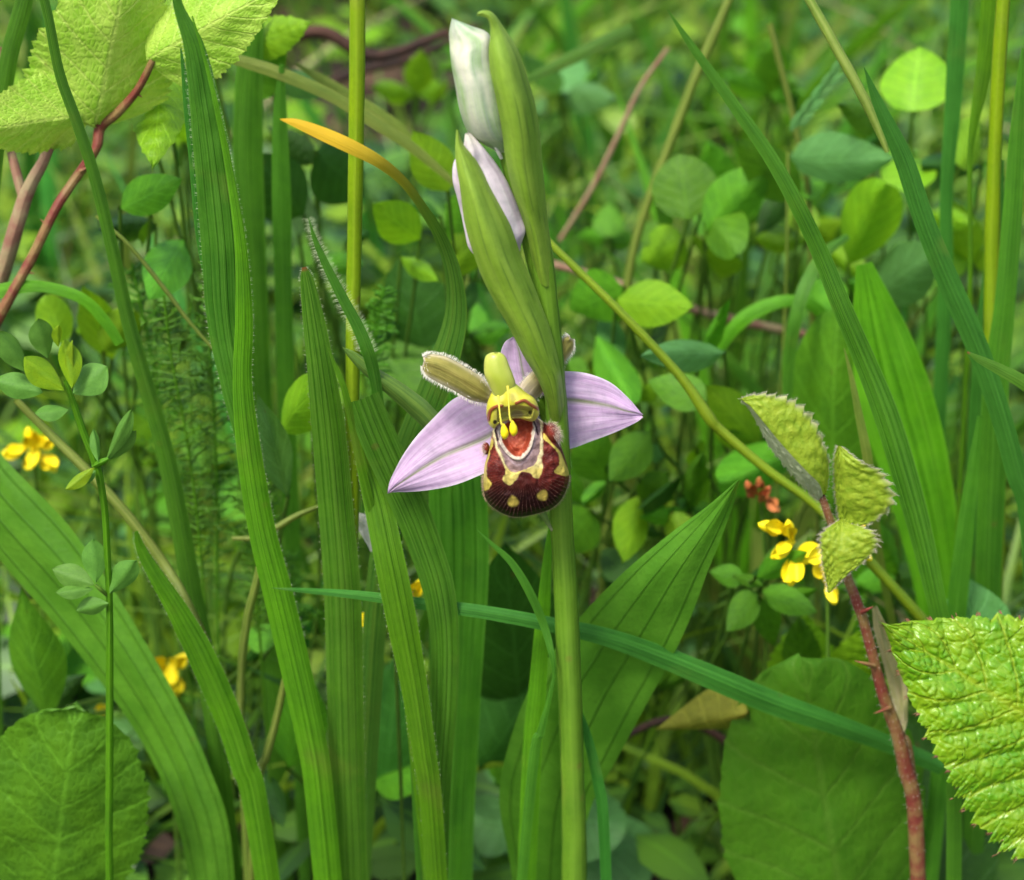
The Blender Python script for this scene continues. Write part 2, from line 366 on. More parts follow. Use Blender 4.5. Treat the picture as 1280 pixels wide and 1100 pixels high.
# ------------------------------------------------------------------ ground
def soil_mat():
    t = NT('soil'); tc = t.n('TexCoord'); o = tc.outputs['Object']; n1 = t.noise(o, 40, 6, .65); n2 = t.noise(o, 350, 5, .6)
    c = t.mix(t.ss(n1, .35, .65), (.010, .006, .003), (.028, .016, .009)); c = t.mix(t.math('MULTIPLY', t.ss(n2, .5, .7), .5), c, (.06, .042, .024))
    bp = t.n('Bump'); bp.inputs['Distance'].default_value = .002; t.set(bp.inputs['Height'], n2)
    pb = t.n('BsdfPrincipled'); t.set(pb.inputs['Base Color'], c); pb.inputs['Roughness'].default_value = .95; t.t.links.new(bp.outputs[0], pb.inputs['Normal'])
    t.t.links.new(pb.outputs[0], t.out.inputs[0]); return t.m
def axis(lim, core, nc, no):
    a = [(-core+2*core*i/nc) for i in range(nc+1)]; far = [core+(lim-core)*((i+1)/no)**2.2 for i in range(no)]
    return [-x for x in reversed(far)]+a+far
xs = axis(15000, 700, 110, 14); g = geo(); n = len(xs)-1
for y in xs:
    for x in xs:
        yy = y+400
        z = 5*noise.noise(Vector((x*.012, yy*.012, 0)))+2*noise.noise(Vector((x*.06, yy*.06, 3)))-3 if abs(x) < 800 and abs(y) < 800 else -3+25*noise.noise(Vector((x*.0006, yy*.0006, 1)))*min(1, (max(abs(x), abs(y))-800)/2000)
        g['v'].append((x, yy, z)); g['uv'].append((x, yy))
grid_faces(g, n, n)
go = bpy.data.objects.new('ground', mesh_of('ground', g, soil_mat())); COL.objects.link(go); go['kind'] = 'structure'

# ------------------------------------------------------------------ unit leaf meshes
def unit_leaf(name, mat, prof, n=10, m=4, fold=.15, droop=.15, serr=0, ns=10, corr=0, nvn=8, slant=2.0, lobes=0, teethcol=None):
    g = geo(); sd = R.random()*40
    if teethcol: g['c'] = []
    for i in range(n+1):
        t = i/n; w = prof(t)
        for j in range(m+1):
            u = -1+2*j/m; k = abs(u)
            ww = w
            if serr: tn = t*ns+.25*sin(t*29+u*2); ww = w*(1+serr*(((tn) % 1)-.3+.35*((tn*3) % 1-.5))*k**3*(.75+.5*noise.noise(Vector((t*9, u, sd))))*(0 if t > .985 else 1))
            z = -droop*t*t - fold*k*w*.5 + .03*noise.noise(Vector((t*3+sd, u*1.2, 0)))
            y = t-(.02*k*k if serr else 0)
            if corr:
                ph = t*nvn-k*slant*w*1.1; a = abs(sin(pi*ph)); z += corr*(a**.6)*min(1, 3.5*k)*(1-.65*k**5)
                d4 = noise.voronoi(Vector((t*30+sd, u*w*15, .3)))[0]
                z += corr*.75*(min(d4[1]-d4[0], .45))*(1-k**6) + corr*.5*noise.noise(Vector((t*7+sd, u*4, 2)))
            g['v'].append((u*ww*.5, y, z)); g['uv'].append((.5+u/2, t))
    grid_faces(g, n, m)
    return mesh_of(name, g, mat, unit=True)
def ovate(t): return max(0.0, (sin(pi*min(1, t**.75))**.85)) if 0 < t < 1 else 0
def obovate(t): return (sin(pi*t**1.15)**.78)*(1-.25*t**6) if 0 < t < 1 else 0
def rounded(t): return sqrt(max(0, 1-(2*t-1)**2))
def broad(t): return (sin(pi*t**.88)**.62) if 0 < t < 1 else 0
def lance(t): return (sin(pi*t**.8)**1.2) if 0 < t < 1 else 0
def brprof(t): return (min(1, (t/.10))**.5*(1-((max(0, t-.30))/.70)**1.45) if t < 1 else 0)
UL = {}
for key, mt in (('mid', 'bgleaf'), ('light', 'bglight'), ('dark', 'bgdark'), ('grey', 'bggrey')):
    UL['ovate', key] = unit_leaf('leaf_ovate_'+key, M[mt], ovate)
    UL['round', key] = unit_leaf('leaf_round_'+key, M[mt], broad, n=14, m=6, fold=.35, droop=.22, corr=.012, nvn=5)
    UL['lance', key] = unit_leaf('leaf_lance_'+key, M[mt], lance)
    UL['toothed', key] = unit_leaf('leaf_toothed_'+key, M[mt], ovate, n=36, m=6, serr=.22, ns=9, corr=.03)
UL['crenate', 'mid'] = unit_leaf('leaf_crenate', M['bgleaf'], rounded, n=80, m=16, fold=.12, droop=.15, serr=.09, ns=20, corr=.015, nvn=6)
UL['crenate', 'dull'] = unit_leaf('leaf_broad', M['bgbroad'], rounded, n=60, m=14, fold=.12, droop=.15, serr=.05, ns=16, corr=.01, nvn=6)
UL['ovate', 'brown'] = unit_leaf('leaf_withered', M['brownleaf'], lance, n=14, m=6, fold=.7, corr=.02)
UT = unit_leaf('trefoil_leaflet', M['trefoil'], obovate, n=18, m=8, fold=.25, droop=.12)
UTY = unit_leaf('trefoil_young_leaflet', M['trefyoung'], obovate, n=18, m=8, fold=.35, droop=.10)
UBR = unit_leaf('bramble_leaflet', M['bramble'], brprof, n=330, m=130, fold=.10, droop=.10, serr=.13, ns=17, corr=.016, nvn=7, slant=2.9)
UBS = unit_leaf('bramble_leaflet_soft', M['bramblesheen'], brprof, n=120, m=24, fold=.25, droop=.12, serr=.12, ns=17, corr=.012, nvn=8, slant=2.6)

# ------------------------------------------------------------------ the bee orchid
orch = thing('bee_orchid', 'bee orchid with pink sepals and furry dark brown lip on thick green stem', 'orchid', (P(716, 1000, 0).x, 0, 0))
def mixc(a, b, f): return tuple(x+(y-x)*f for x, y in zip(a, b))
def sm(x, a, b):
    t = max(0, min(1, (x-a)/(b-a))); return t*t*(3-2*t)
stem = part('stem', tube([(662, 215, .5, 14), (668, 262, .4, 22), (674, 300, 0, 27), (681, 354, 0, 28), (688, 420, 0, 28), (694, 490, 0, 28), (698, 560, 0, 28.5), (703, 673, 0, 29), (707, 740, 0, 30),
            (710, 808, 0, 30.5), (713, 880, 0, 30), (715, 950, 0, 29), (717, 1010, 0, 30), (718, 1100, 0, 32)], n=110, k=20, lump=.05), M['stem'], orch)
part('hairs', hairs_geo([(stem_v, d) for stem_v, d, t in []] or [(P(700, 700, -1.5), Vector((0, -1, 0)))], .1, .01), M['hair'], orch, kind='stuff') if False else None

def bractcol(u, v):
    c = mixc((.25, .40, .04), (.17, .31, .022), .5+.7*noise.noise(Vector((u*2.5, v*9, 1))))
    s = abs(((u+1)*2.6+.10*sin(v*9)+.25*noise.noise(Vector((u, v*5, 3)))) % 1-.5); c = mixc((.075, .165, .015), c, .15+.85*sm(s, .0, .09))
    c = mixc(c, (.12, .23, .02), .35*abs(noise.noise(Vector((u*14, v*4, 9)))))
    c = mixc(c, (.20, .31, .06), .5*sm(abs(u), .75, 1))
    return mixc(c, (.27, .39, .06), .5*sm(v, .45, 0))
# tall upper bract with hooked tip
part('bract', strip([(596, 20, 597, 16, -3.6, -3.4, .05), (601, 20, 604, 13, -3.4, -3, .2), (610, 25, 616, 16, -3, -2.4, .4), (613, 40, 629, 33, -2.8, -1.6, .8), (611, 67, 648, 64, -3, -1, 2.2), (614, 100, 660, 98, -3, -.6, 3), (622, 135, 669, 130, -3, -.3, 3.2), (628, 168, 675, 165, -2.8, 0, 3.1),
     (632, 200, 678, 200, -2.4, 0, 2.8), (640, 235, 681, 235, -2, 0, 2.5), (650, 265, 684, 268, -1.6, 0, 2.1), (658, 292, 688, 298, -1.2, 0, 1.8), (664, 320, 692, 325, -.9, .2, 1.6), (670, 350, 695, 352, -.5, .3, 1.4)], n=90, m=22, col=bractcol, wav=.25), M['bract'], orch, 'upright green bract with a hooked tip')
part('bract', strip([(570.5, 161, 572, 162, -4, -4, .1), (569, 180, 580, 181, -4.3, -3.6, .6), (569.5, 201, 596, 201, -4.6, -3.2, 1.3), (575, 235, 614, 235, -5, -3, 2.3), (581, 279, 637, 279, -5, -2.8, 3), (592, 318, 651, 318, -5, -2.6, 3.1), (604, 350, 664, 348, -4.8, -2.4, 3),
     (618, 377, 675, 377, -4.5, -2.2, 2.8), (635, 407, 687, 409, -4, -2, 2.6), (655, 446, 697, 446, -3.4, -1.8, 2.2), (672, 474, 702, 472, -2.8, -1.5, 1.7), (682, 500, 705, 500, -1.8, -1, 1.2), (688, 530, 708, 532, -.6, .2, .8)], n=100, m=24, col=bractcol, wav=.3), M['bract'], orch, 'broad green bract leaning left across the stem')
part('bract', merge([strip([(427, 433, 429, 434, 1, 1, .05), (436, 447, 446, 441, 1, 1.4, .3), (455, 468, 472, 460, 1, 1.8, .8), (485, 494, 502, 478, 1.3, 2.2, 1.2), (518, 524, 532, 500, 1.6, 2.6, 1.3), (545, 548, 556, 522, 2, 3, 1.2), (590, 560, 600, 540, 3, 3, .8), (690, 585, 692, 570, 1.2, 1.2, .3)], n=50, m=14, col=lambda u, v: mixc((.055, .13, .02), (.10, .20, .03), sm(u, -.2, .9)), wav=.2)]), M['bract'], orch, 'dark pointed bract behind the left sepal')
part('bract', strip([(689, 664, 691, 662, -1, -1, .1), (680, 652, 686, 648, -1.6, -1.2, .2), (670, 636, 680, 632, -1.4, -1, .3)], n=12, m=6, col=lambda u, v: mixc((.12, .2, .04), (.45, .42, .3), sm(v, .5, 0)*.7)), M['bract'], orch, 'short bract tip under the lip')

def budcol(u, v):
    c = mixc((.74, .78, .56), (.34, .56, .20), sm(noise.noise(Vector((u*1.8, v*4, 4))), -.25, .35)*.9)
    c = mixc(c, (.20, .40, .16), .75*sm(abs(u-(-.25+v*.75)), .16, .02)*sm(v, .05, .4)); c = mixc(c, (.30, .46, .30), .7*sm(v, .22, 0)); return mixc(c, (.25, .36, .15), .6*sm(v, .85, 1))
bud = part('bud', strip([(565, 23, 568, 24, -1, -1, .3), (562, 40, 590, 33, -1, -1, 2), (562, 58, 612, 44, -1, -.5, 3), (564, 80, 616, 74, -1, -.5, 3.6), (568, 102, 622, 100, -1, -.5, 3.8), (575, 139, 628, 132, -.8, -.3, 3.6), (586, 166, 634, 160, -.5, 0, 2.8), (607, 181, 640, 180, 0, .5, 1.6), (628, 192, 642, 196, .5, .8, .6)], n=60, m=16, col=budcol, pod=.8, wav=.4), M['paint'], orch, 'white and pale green closed flower bud')
part('ovary', tube([(628, 176, 0, 16), (640, 215, 0, 22), (655, 270, .3, 22), (668, 330, .4, 18), (676, 370, .2, 10)], n=30, k=12, root=False), M['stem'], orch)
def bud2(u, v):
    c = mixc((.86, .82, .80), (.70, .62, .66), .5+.5*noise.noise(Vector((u*5, v*4, 8)))); s = abs(((u+1)*3) % 1-.5)
    c = mixc(c, (.40, .28, .38), .55*sm(s, .09, .0)); return mixc(c, (.78, .78, .62), sm(v, .14, 0))
part('bud', strip([(581, 167, 588, 166, -2.5, -2.5, .3), (578, 186, 607, 187, -2.4, -2, 1), (567, 202, 621, 206, -2, -1.5, 1.4), (565.5, 224, 635, 229, -2, -1.2, 1.8), (571, 246, 646, 254, -2, -1, 2), (576, 266, 653, 272, -2, -1, 2), (581, 290, 657, 287, -2, -1, 1.8), (588, 313, 653, 302, -2, -1, 1.2), (615, 335, 650, 315, -2, -1, .6)], n=50, m=16, col=bud2, pod=.8, wav=.5), M['paint'], orch, 'pale pink closed bud half hidden behind its bract')
part('petal_edge', strip([(617, 183, 619, 183, -1.2, -1.2, .1), (620, 190, 625, 189, -1.6, -1.4, .2), (625, 199, 629, 198, -1.4, -1.2, .1)], n=8, m=4, col=lambda u, v: (.72, .74, .6)), M['paint'], orch)
part('ovary', tube([(650, 500, -1, 16), (668, 498, 0, 20), (684, 520, 1.3, 18), (692, 560, 1, 12)], n=20, k=12, root=False), M['stem'], orch)

def sepcol(u, v):
    # v 0 tip..1 base ; u across
    c = mixc((.50, .31, .53), (.57, .42, .61), .5+.5*noise.noise(Vector((u*2.5, v*3, 1))))
    mr = sm(abs(u), .11, .01); c = mixc(c, (.20, .24, .10), .98*mr*(.35+.65*sm(v, 0, .15)))
    for k in (-.62, -.33, .35, .64): c = mixc(c, (.50, .38, .50), .35*sm(abs(u-k-.05*sin(v*4)), .035, 0))
    c = mixc(c, (.74, .68, .74), .8*sm(abs(u), .90, 1.0)); return mixc(c, (.66, .66, .60), .35*sm(v, .7, 1)*sm(u, -.2, .6))
part('sepal', strip3([(485, 616, -1, 484.8, 616.6, -1, 485, 617, -1), (487, 607, -.8, 491, 611, -1.2, 494, 616.5, -1), (492, 592, -.6, 503, 602, -1.6, 509, 615.5, -1.2), (504, 569, -.2, 528, 585, -1.4, 541, 612, -2.0), (523, 543, .2, 556, 569, -1.2, 572, 605, -2.6), (549, 516, .8, 588, 556, -.9, 602, 593, -3.2), (576, 494, .6, 612, 545, -1.6, 624, 583, -3.2), (604, 494, .8, 630, 532, -1, 640, 560, -1.6), (645, 505, .5, 646, 512, 0, 648, 520, 0)], n=70, m=36, col=sepcol), M['paint'], orch, 'pink sepal spreading down to the left')
part('sepal', strip3([(803, 517, 1, 803.5, 518.5, 1, 802, 521, 1), (786, 498, 1.6, 784, 514, .6, 789, 531, 1), (763, 478, 2.2, 761, 507, 1, 765, 542, 1), (735, 467, 2.8, 734, 502, 1.6, 738, 552, 1.6), (706, 464, 3.2, 708, 499, 2.2, 712, 561, 2.4), (684, 468, 3, 684, 499, 2.4, 688, 560, 2.6), (660, 490, 1.5, 660, 500, 1.5, 660, 515, 1.5)], n=70, m=36, col=sepcol), M['paint'], orch, 'pink sepal spreading right behind the stem')
part('sepal', strip3([(641, 421, 2, 642, 421, 2, 643, 422, 2), (629, 430, 2, 648, 436, 1.4, 665, 436, 2), (625, 450, 2, 652, 458, 1, 680, 455, 2), (632, 475, 1.6, 657, 482, .8, 690, 478, 1.6), (644, 500, 1, 664, 505, .5, 684, 500, 1), (655, 520, .5, 664, 522, .3, 672, 520, .5)], n=50, m=24, col=sepcol), M['paint'], orch, 'pink upper sepal half hidden by the bract')
def petcol(u, v):
    c = mixc((.26, .25, .055), (.34, .31, .09), .5+.5*noise.noise(Vector((u*4, v*6, 2)))); c = mixc(c, (.17, .14, .03), .6*sm(abs(u), .2, 0))
    c = mixc(c, (.62, .56, .42), .85*sm(abs(u), .62, 1)); return mixc(mixc(c, (.60, .52, .42), sm(v, .08, 0)), (.55, .46, .42), .75*sm(v, .72, 1))
def hairy(par, g, L, dens, r=.028, col=(.8, .78, .68), inner=0):
    l = []
    for (p, s, t, N) in g['edge']:
        for _ in range(dens): l.append((p+N*R.uniform(-.1, .2)+t*R.uniform(-.2, .2), s+N*R.uniform(-.2, .9)))
    for _ in range(inner):
        p, s, t, N = R.choice(g['edge']); l.append((p-s*R.uniform(.2, 2.2)+N*R.uniform(.2, .5), N+s*R.uniform(-.6, .8)))
    part('hairs', hairs_geo(l, L, r, .35, col), M['hair'], par, kind='stuff')
g = strip([(527, 458, 529, 446, -5, -5, .3), (531, 468, 536, 442.5, -5.2, -4.6, .7), (545, 477, 556, 445, -5.2, -4.4, 1.1), (567, 488, 578, 456, -5, -4.2, 1.1), (588, 500, 600, 470, -4.6, -4, 1), (606, 504, 612, 484, -4, -3.6, .8), (622, 506, 622, 494, -3, -3, .5)], n=50, m=20, col=petcol, wav=.3)
pt = part('petal', g, M['hairypetal'], orch, 'olive brown hairy petal pointing up left'); hairy(pt, g, .55, 6, inner=120)
g = strip([(712, 418, 717, 424, 1, 1.4, .3), (705, 421, 717, 436, 1, 1.6, .6), (694, 436, 708, 450, .6, 1.2, .8), (672, 458, 690, 476, -.4, .4, 1), (655, 474, 672, 498, -1.6, -.8, .9), (645, 488, 660, 512, -2.6, -2, .5)], n=40, m=16, col=lambda u, v: petcol(u, v*.6+.4) if v > .3 else petcol(u, v), wav=.3)
pt = part('petal', g, M['hairypetal'], orch, 'olive petal mostly behind the bract'); hairy(pt, g, .5, 4)

# -- polar cushion used for the lip and the column
def polysd(X, Y, poly):
    if len(poly) > 6 and np.size(X) > 10:
        pp = [poly[-1]]+list(poly)+list(poly[:2]); k = len(poly); poly = catmull(pp, (len(pp)-1)*4)[4:4*(k+1)]
    poly = np.array(poly, float); d = np.full(X.shape, 1e9); ins = np.zeros(X.shape, bool); n = len(poly)
    for i in range(n):
        x0, y0 = poly[i]; x1, y1 = poly[(i+1) % n]; ex, ey = x1-x0, y1-y0
        t = np.clip(((X-x0)*ex+(Y-y0)*ey)/(ex*ex+ey*ey+1e-9), 0, 1)
        d = np.minimum(d, np.hypot(X-x0-t*ex, Y-y0-t*ey))
        c = ((y0 > Y) != (y1 > Y)) & (X < (x1-x0)*(Y-y0)/((y1-y0) if y1 != y0 else 1e-9)+x0); ins ^= c
    return np.where(ins, -d, d)
def lines(X, Y, pts):
    d = np.full(X.shape, 1e9)
    if len(pts) > 2: pts = [tuple(q) for q in catmull(pts, 18)]
    for (x0, y0), (x1, y1) in zip(pts[:-1], pts[1:]):
        ex, ey = x1-x0, y1-y0; t = np.clip(((X-x0)*ex+(Y-y0)*ey)/(ex*ex+ey*ey+1e-9), 0, 1); d = np.minimum(d, np.hypot(X-x0-t*ex, Y-y0-t*ey))
    return d
def nsm(x, a, b):
    t = np.clip((x-a)/(b-a), 0, 1); return t*t*(3-2*t)
def cushion(outline, c, H, Y0, colfn, hfn=None, rings=110, seg=200, p=2.2, back=.75):
    o = catmull(outline+[outline[0]], seg)[:seg]; g = geo(); g['c'] = []; g['edge'] = []
    rs = [sin(pi/2*i/rings) for i in range(rings+1)]
    X = np.array([[c[0]+r*(o[j, 0]-c[0]) for j in range(seg)] for r in rs]); Y = np.array([[c[1]+r*(o[j, 1]-c[1]) for j in range(seg)] for r in rs])
    C = colfn(X, Y, np.array(rs)[:, None]*np.ones(seg)); Hh = hfn(X, Y) if hfn else np.zeros(X.shape)
    for i, r in enumerate(rs):
        h = H*max(0, 1-r**p)**(1/p)
        for j in range(seg):
            px, py = ZFp(X[i, j], Y[i, j]); q = P(px, py, Y0-h-Hh[i, j]*min(1, (1-r)*12))
            g['v'].append(tuple(q)); g['c'].append(tuple(C[i, j]))
            if i == rings:
                cc = P(*ZFp(*c), Y0); g['edge'].append((q, (q-cc).normalized(), Vector((0, 0, 1)), Vector((0, -1, 0))))
    nb = 8
    for i in range(1, nb+1):
        a = pi/2*i/nb; r = cos(a)
        for j in range(seg):
            px, py = ZFp(c[0]+r*(o[j, 0]-c[0]), c[1]+r*(o[j, 1]-c[1])); g['v'].append(tuple(P(px, py, Y0+H*back*sin(a)))); g['c'].append(tuple(C[rings, j]))
    for i in range(rings+nb):
        for j in range(seg): a = i*seg+j; b = i*seg+(j+1) % seg; g['f'].append((a, b, b+seg, a+seg))
    g['uv'] = [(0, 0)]*len(g['v']); return g

LIP = [(170, 505), (160, 560), (150, 615), (134, 680), (118, 740), (112, 810), (112, 875), (126, 935), (170, 985), (235, 1022), (310, 1036), (400, 1022), (485, 995), (548, 948), (588, 875), (602, 800), (588, 730), (566, 660), (540, 600), (500, 545), (455, 490), (400, 462), (320, 455), (240, 470)]
throat = [(215, 585), (240, 640), (278, 680), (312, 692), (350, 668), (378, 605), (390, 530), (385, 470), (300, 460), (225, 520)]
purple = [(180, 530), (192, 620), (226, 700), (258, 768), (300, 786), (345, 765), (392, 742), (422, 700), (436, 600), (425, 470), (300, 440), (190, 480)]
cream = [(160, 500), (176, 620), (205, 690), (236, 765), (228, 830), (262, 852), (292, 822), (330, 778), (378, 783), (402, 812), (432, 810), (452, 762), (446, 700), (456, 620), (448, 560), (440, 440), (300, 420), (170, 460)]
def lipcol(X, Y, r):
    nz = np.vectorize(lambda x, y: noise.noise(Vector((x*.02, y*.02, 0)))+.5*noise.noise(Vector((x*.06, y*.06, 5))))(X, Y)
    Xn = X+nz*9; Yn = Y+nz*8
    def blend(C, col, f): return C+(np.array(col)-C)*np.asarray(f)[..., None]
    C = np.ones(X.shape+(3,))*np.array((.085, .008, .005)); C = blend(C, (.014, .002, .002), nsm(Y+nz*25, 770, 930)); C = blend(C, (.20, .035, .02), .4*nsm(nz, .0, .5)*nsm(Y, 900, 800))
    yl = (.46, .38, .07); cr = (.52, .46, .24)
    C = blend(C, yl, nsm(polysd(Xn, Yn, [(462, 560), (500, 612), (545, 655), (566, 700), (600, 780), (592, 800), (545, 792), (512, 775), (520, 755), (548, 735), (548, 700), (528, 655), (485, 612), (458, 590)]), 5, -3))
    C = blend(C, yl, nsm(polysd(Xn, Yn, [(168, 600), (148, 670), (131, 745), (128, 800), (158, 845), (150, 868), (118, 885), (105, 800), (110, 700), (140, 600)]), 5, -3))
    C = blend(C, cr, nsm(polysd(Xn, Yn, cream), 6, -8)); C = blend(C, yl, .8*nsm(polysd(Xn, Yn, cream), 4, -4)*nsm(Y, 700, 780))
    C = blend(C, (.17, .10, .12), .9*nsm(polysd(Xn, Yn, purple), 3, -5)); C = blend(C, (.30, .22, .24), .6*nsm(lines(Xn, Yn, [(200, 560), (235, 670), (300, 735), (370, 700), (405, 600), (405, 500)]), 9, 3))
    td = polysd(Xn, Yn, throat); C = blend(C, (.52, .46, .36), nsm(td, 24, 13)); C = blend(C, (.30, .050, .022), nsm(td, 6, -5)); C = blend(C, (.42, .12, .06), .6*nsm(nz, .0, .5)*nsm(td, 0, -10))
    for (sx, sy, sr) in ((280, 950, 33), (450, 912, 34)): C = blend(C, (.34, .27, .05), nsm(np.hypot(Xn-sx, Yn-sy), sr+5, sr-11))
    for pts in ([(184, 545), (192, 600)], [(398, 480), (410, 520), (420, 560)]): C = blend(C, (.03, .015, .02), nsm(lines(Xn, Yn, pts), 8, 3))
    C = blend(C, (.30, .22, .12), .6*nsm(r, .994, 1.0)*nsm(Y, 560, 700)); C = C*(1+.35*nz[..., None]); return np.clip(C, 0, 1)
def liph(X, Y):
    h = -1.3*nsm(polysd(X, Y, throat), 6, -30) + .45*np.exp(-((X-300)**2/1800+(Y-640)**2/900)) - .22*nsm(polysd(X, Y, purple), 6, -4) + .22*nsm(np.abs(polysd(X, Y, throat)-16), 9, 2)
    h += .16*np.vectorize(lambda x, y: noise.noise(Vector((x*.03, y*.03, 3))))(X, Y) - .35*np.exp(-((X-248)**2/250.)-((Y-850)**2/2500.)) - .35*np.exp(-((X-425)**2/250.)-((Y-820)**2/2500.))
    h += .9*nsm(Y, 640, 860) - 1.6*nsm(Y, 600, 470)
    h += .5*np.exp(-((X-180)**2/1800+(Y-760)**2/6000)) + .5*np.exp(-((X-510)**2/2200+(Y-700)**2/6000)); return h
g = cushion(LIP, (350, 770), 3.7, -5.2, lipcol, liph, rings=170, seg=300, p=3.3)
lip = part('lip', g, M['lip'], orch, 'swollen maroon and brown lip with cream bands and two yellow spots')
l = []
for i, (p, d, t, N) in enumerate(g['edge']):
    if d.z < -.15:
        for _ in range(6): l.append((p+Vector((R.uniform(-.1, .1), R.uniform(-.1, .5), R.uniform(-.03, .12))), d+Vector((0, R.uniform(-.3, .4), 0))))
part('hairs', hairs_geo(l, .36, .016, .3, (.40, .26, .18)), M['hair'], lip, kind='stuff')
l1, l2 = [], []; cc = P(*ZFp(350, 770), -1); ctr = P(*ZFp(305, 600), -6)
for v, c_ in list(zip(g['v'], g['c']))[2000:151*300:4]:
    v = Vector(v)
    if c_[0] < .16: (l1 if R.random() < .75 else l2).append((v, (v-cc).normalized()+Vector((0, 0, -.5))))
part('hairs', hairs_geo(l1, .17, .010, .35, (.05, .010, .008)), M['hair'], lip, kind='stuff')
part('hairs', hairs_geo(l2, .20, .009, .4, (.20, .09, .055)), M['hair'], lip, kind='stuff')
def lobe(cx, cy, rx, ry, Y0, H, c1, hn, hl, ang0, ang1, tilt=0):
    o = []
    for i in range(14):
        a = 2*pi*i/14; x, y = rx*cos(a), ry*sin(a); o.append((cx+x*cos(tilt)-y*sin(tilt), cy+x*sin(tilt)+y*cos(tilt)))
    def cf(X, Y, r): return np.ones(X.shape+(3,))*np.array(c1)*(1-.3*r[..., None])
    g = cushion(o, (cx, cy), H, Y0, cf, rings=20, seg=48); lb = part('side_lobe', g, M['lip'], lip); l = []
    for _ in range(hn):
        a = R.uniform(ang0, ang1); k = sqrt(R.random())
        x, y = rx*cos(a)*k, ry*sin(a)*k; p = P(*ZFp(cx+x*cos(tilt)-y*sin(tilt), cy+x*sin(tilt)+y*cos(tilt)), Y0-H*sqrt(max(0, 1-k*k))*.95)
        l.append((p, (p-P(*ZFp(cx, cy), Y0)).normalized()+Vector((cos(a)*.8, -.3, -sin(a)*.8))))
    part('side_lobe_hairs', hairs_geo(l, hl, .017, .25, (.60, .47, .38)), M['hair'], lip, kind='stuff')
lobe(126, 645, 22, 36, -5.5, 1.6, (.20, .03, .02), 130, .55, pi*.5, pi*1.5)
lobe(508, 560, 42, 66, -6.0, 2.6, (.20, .03, .02), 330, .75, -pi*.62, pi*.42, -.35)

COLM = [(178, 300), (150, 340), (131, 395), (129, 460), (145, 510), (172, 530), (200, 505), (260, 480), (320, 475), (390, 490), (425, 462), (430, 420), (405, 360), (350, 320), (300, 275), (250, 255), (205, 262)]
def colc(X, Y, r):
    def blend(C, col, f): return C+(np.array(col)-C)*np.asarray(f)[..., None]
    C = np.ones(X.shape+(3,))*np.array((.50, .48, .04)); C = blend(C, (.34, .40, .06), nsm(Y, 330, 270))
    C = blend(C, (.60, .56, .12), nsm(np.hypot(X-200, Y-350), 45, 15)); C = blend(C, (.60, .56, .12), nsm(np.hypot(X-285, Y-350), 38, 12))
    C = blend(C, (.30, .29, .06), .8*nsm(polysd(X, Y, [(170, 430), (210, 400), (300, 395), (380, 400), (415, 440), (390, 480), (300, 465), (200, 500), (165, 500)]), 6, -14))
    C = blend(C, (.16, .12, .06), .8*nsm(np.hypot((X-305)/1.4, (Y-450)), 34, 18))
    C = blend(C, (.20, .05, .015), nsm(lines(X, Y, [(138, 480), (150, 430), (185, 405), (215, 402)]), 15, 7)); C = blend(C, (.20, .05, .015), nsm(lines(X, Y, [(300, 385), (345, 370), (385, 395), (425, 418)]), 14, 6))
    for sx, sy in ((177, 493), (380, 438)): C = blend(C, (.02, .012, .008), nsm(np.hypot((X-sx), (Y-sy)/1.1), 13, 9))
    return C
def colh(X, Y): return -1.5*nsm(polysd(X, Y, [(190, 420), (300, 395), (400, 415), (385, 470), (300, 470), (190, 500)]), 5, -25) + .3*nsm(lines(X, Y, [(138, 480), (150, 430), (185, 405), (215, 402)]), 14, 4)+.3*nsm(lines(X, Y, [(300, 385), (345, 370), (385, 395), (425, 418)]), 14, 4)
cl = part('column', cushion(COLM, (280, 385), 2.6, -7.6, colc, colh, rings=70, seg=160, p=2.4), M['waxy'], orch, 'yellow column with brown arcs and two dark dots')
def hoodc(u, v): return mixc(mixc((.24, .31, .02), (.36, .40, .07), .5+.5*noise.noise(Vector((u*2, v*3, 7)))), (.42, .44, .10), sm(abs(u), .6, 1)*.6)
def zr(y, l, r, Y1, b): a = ZFp(l, y); c = ZFp(r, y); return (a[0], a[1], c[0], c[1], Y1, Y1, b)
part('anther_hood', strip([zr(96, 170, 195, -8, .1), zr(102, 140, 222, -8, .6), zr(125, 120, 242, -8.2, 1.0), zr(180, 114, 264, -8.4, 1.3), zr(230, 120, 284, -8.6, 1.4), zr(280, 142, 296, -8.6, 1.4), zr(330, 166, 284, -8.6, 1.2), zr(375, 195, 240, -8.4, 1)], n=40, m=16, col=hoodc, pod=.7), M['waxy'], cl)
for (x0, y0, x1, y1, bx, by) in ((196, 340, 212, 490, 225, 540), (250, 285, 262, 462, 276, 522)):
    a, b, c = ZFp(x0, y0), ZFp(x1, y1), ZFp(bx, by-40)
    Yt, Yb = -11.2, -12.4
    pl = part('pollinium', merge([tube([(a[0], a[1], Yt+.4, 3.4), (a[0]+1, a[1]+12, Yt-.2, 2.2), (b[0], b[1], Yb, 2.2), (c[0]+.4, c[1]+4, Yb, 3.5)], n=24, k=8, root=False, col=lambda u, v: (.66, .58, .06)),
         tube([(c[0], c[1], Yb, 2), (c[0]+.5, c[1]+4, Yb, 6), (c[0]+1.5, c[1]+10, Yb, 10), (c[0]+1.8, c[1]+15, Yb, 9.5), (c[0]+1.6, c[1]+19, Yb, 4), (c[0]+1.6, c[1]+20, Yb, .3)], n=24, k=14, root=False, col=lambda u, v: (.74, .60, .01))]), M['waxy'], cl)

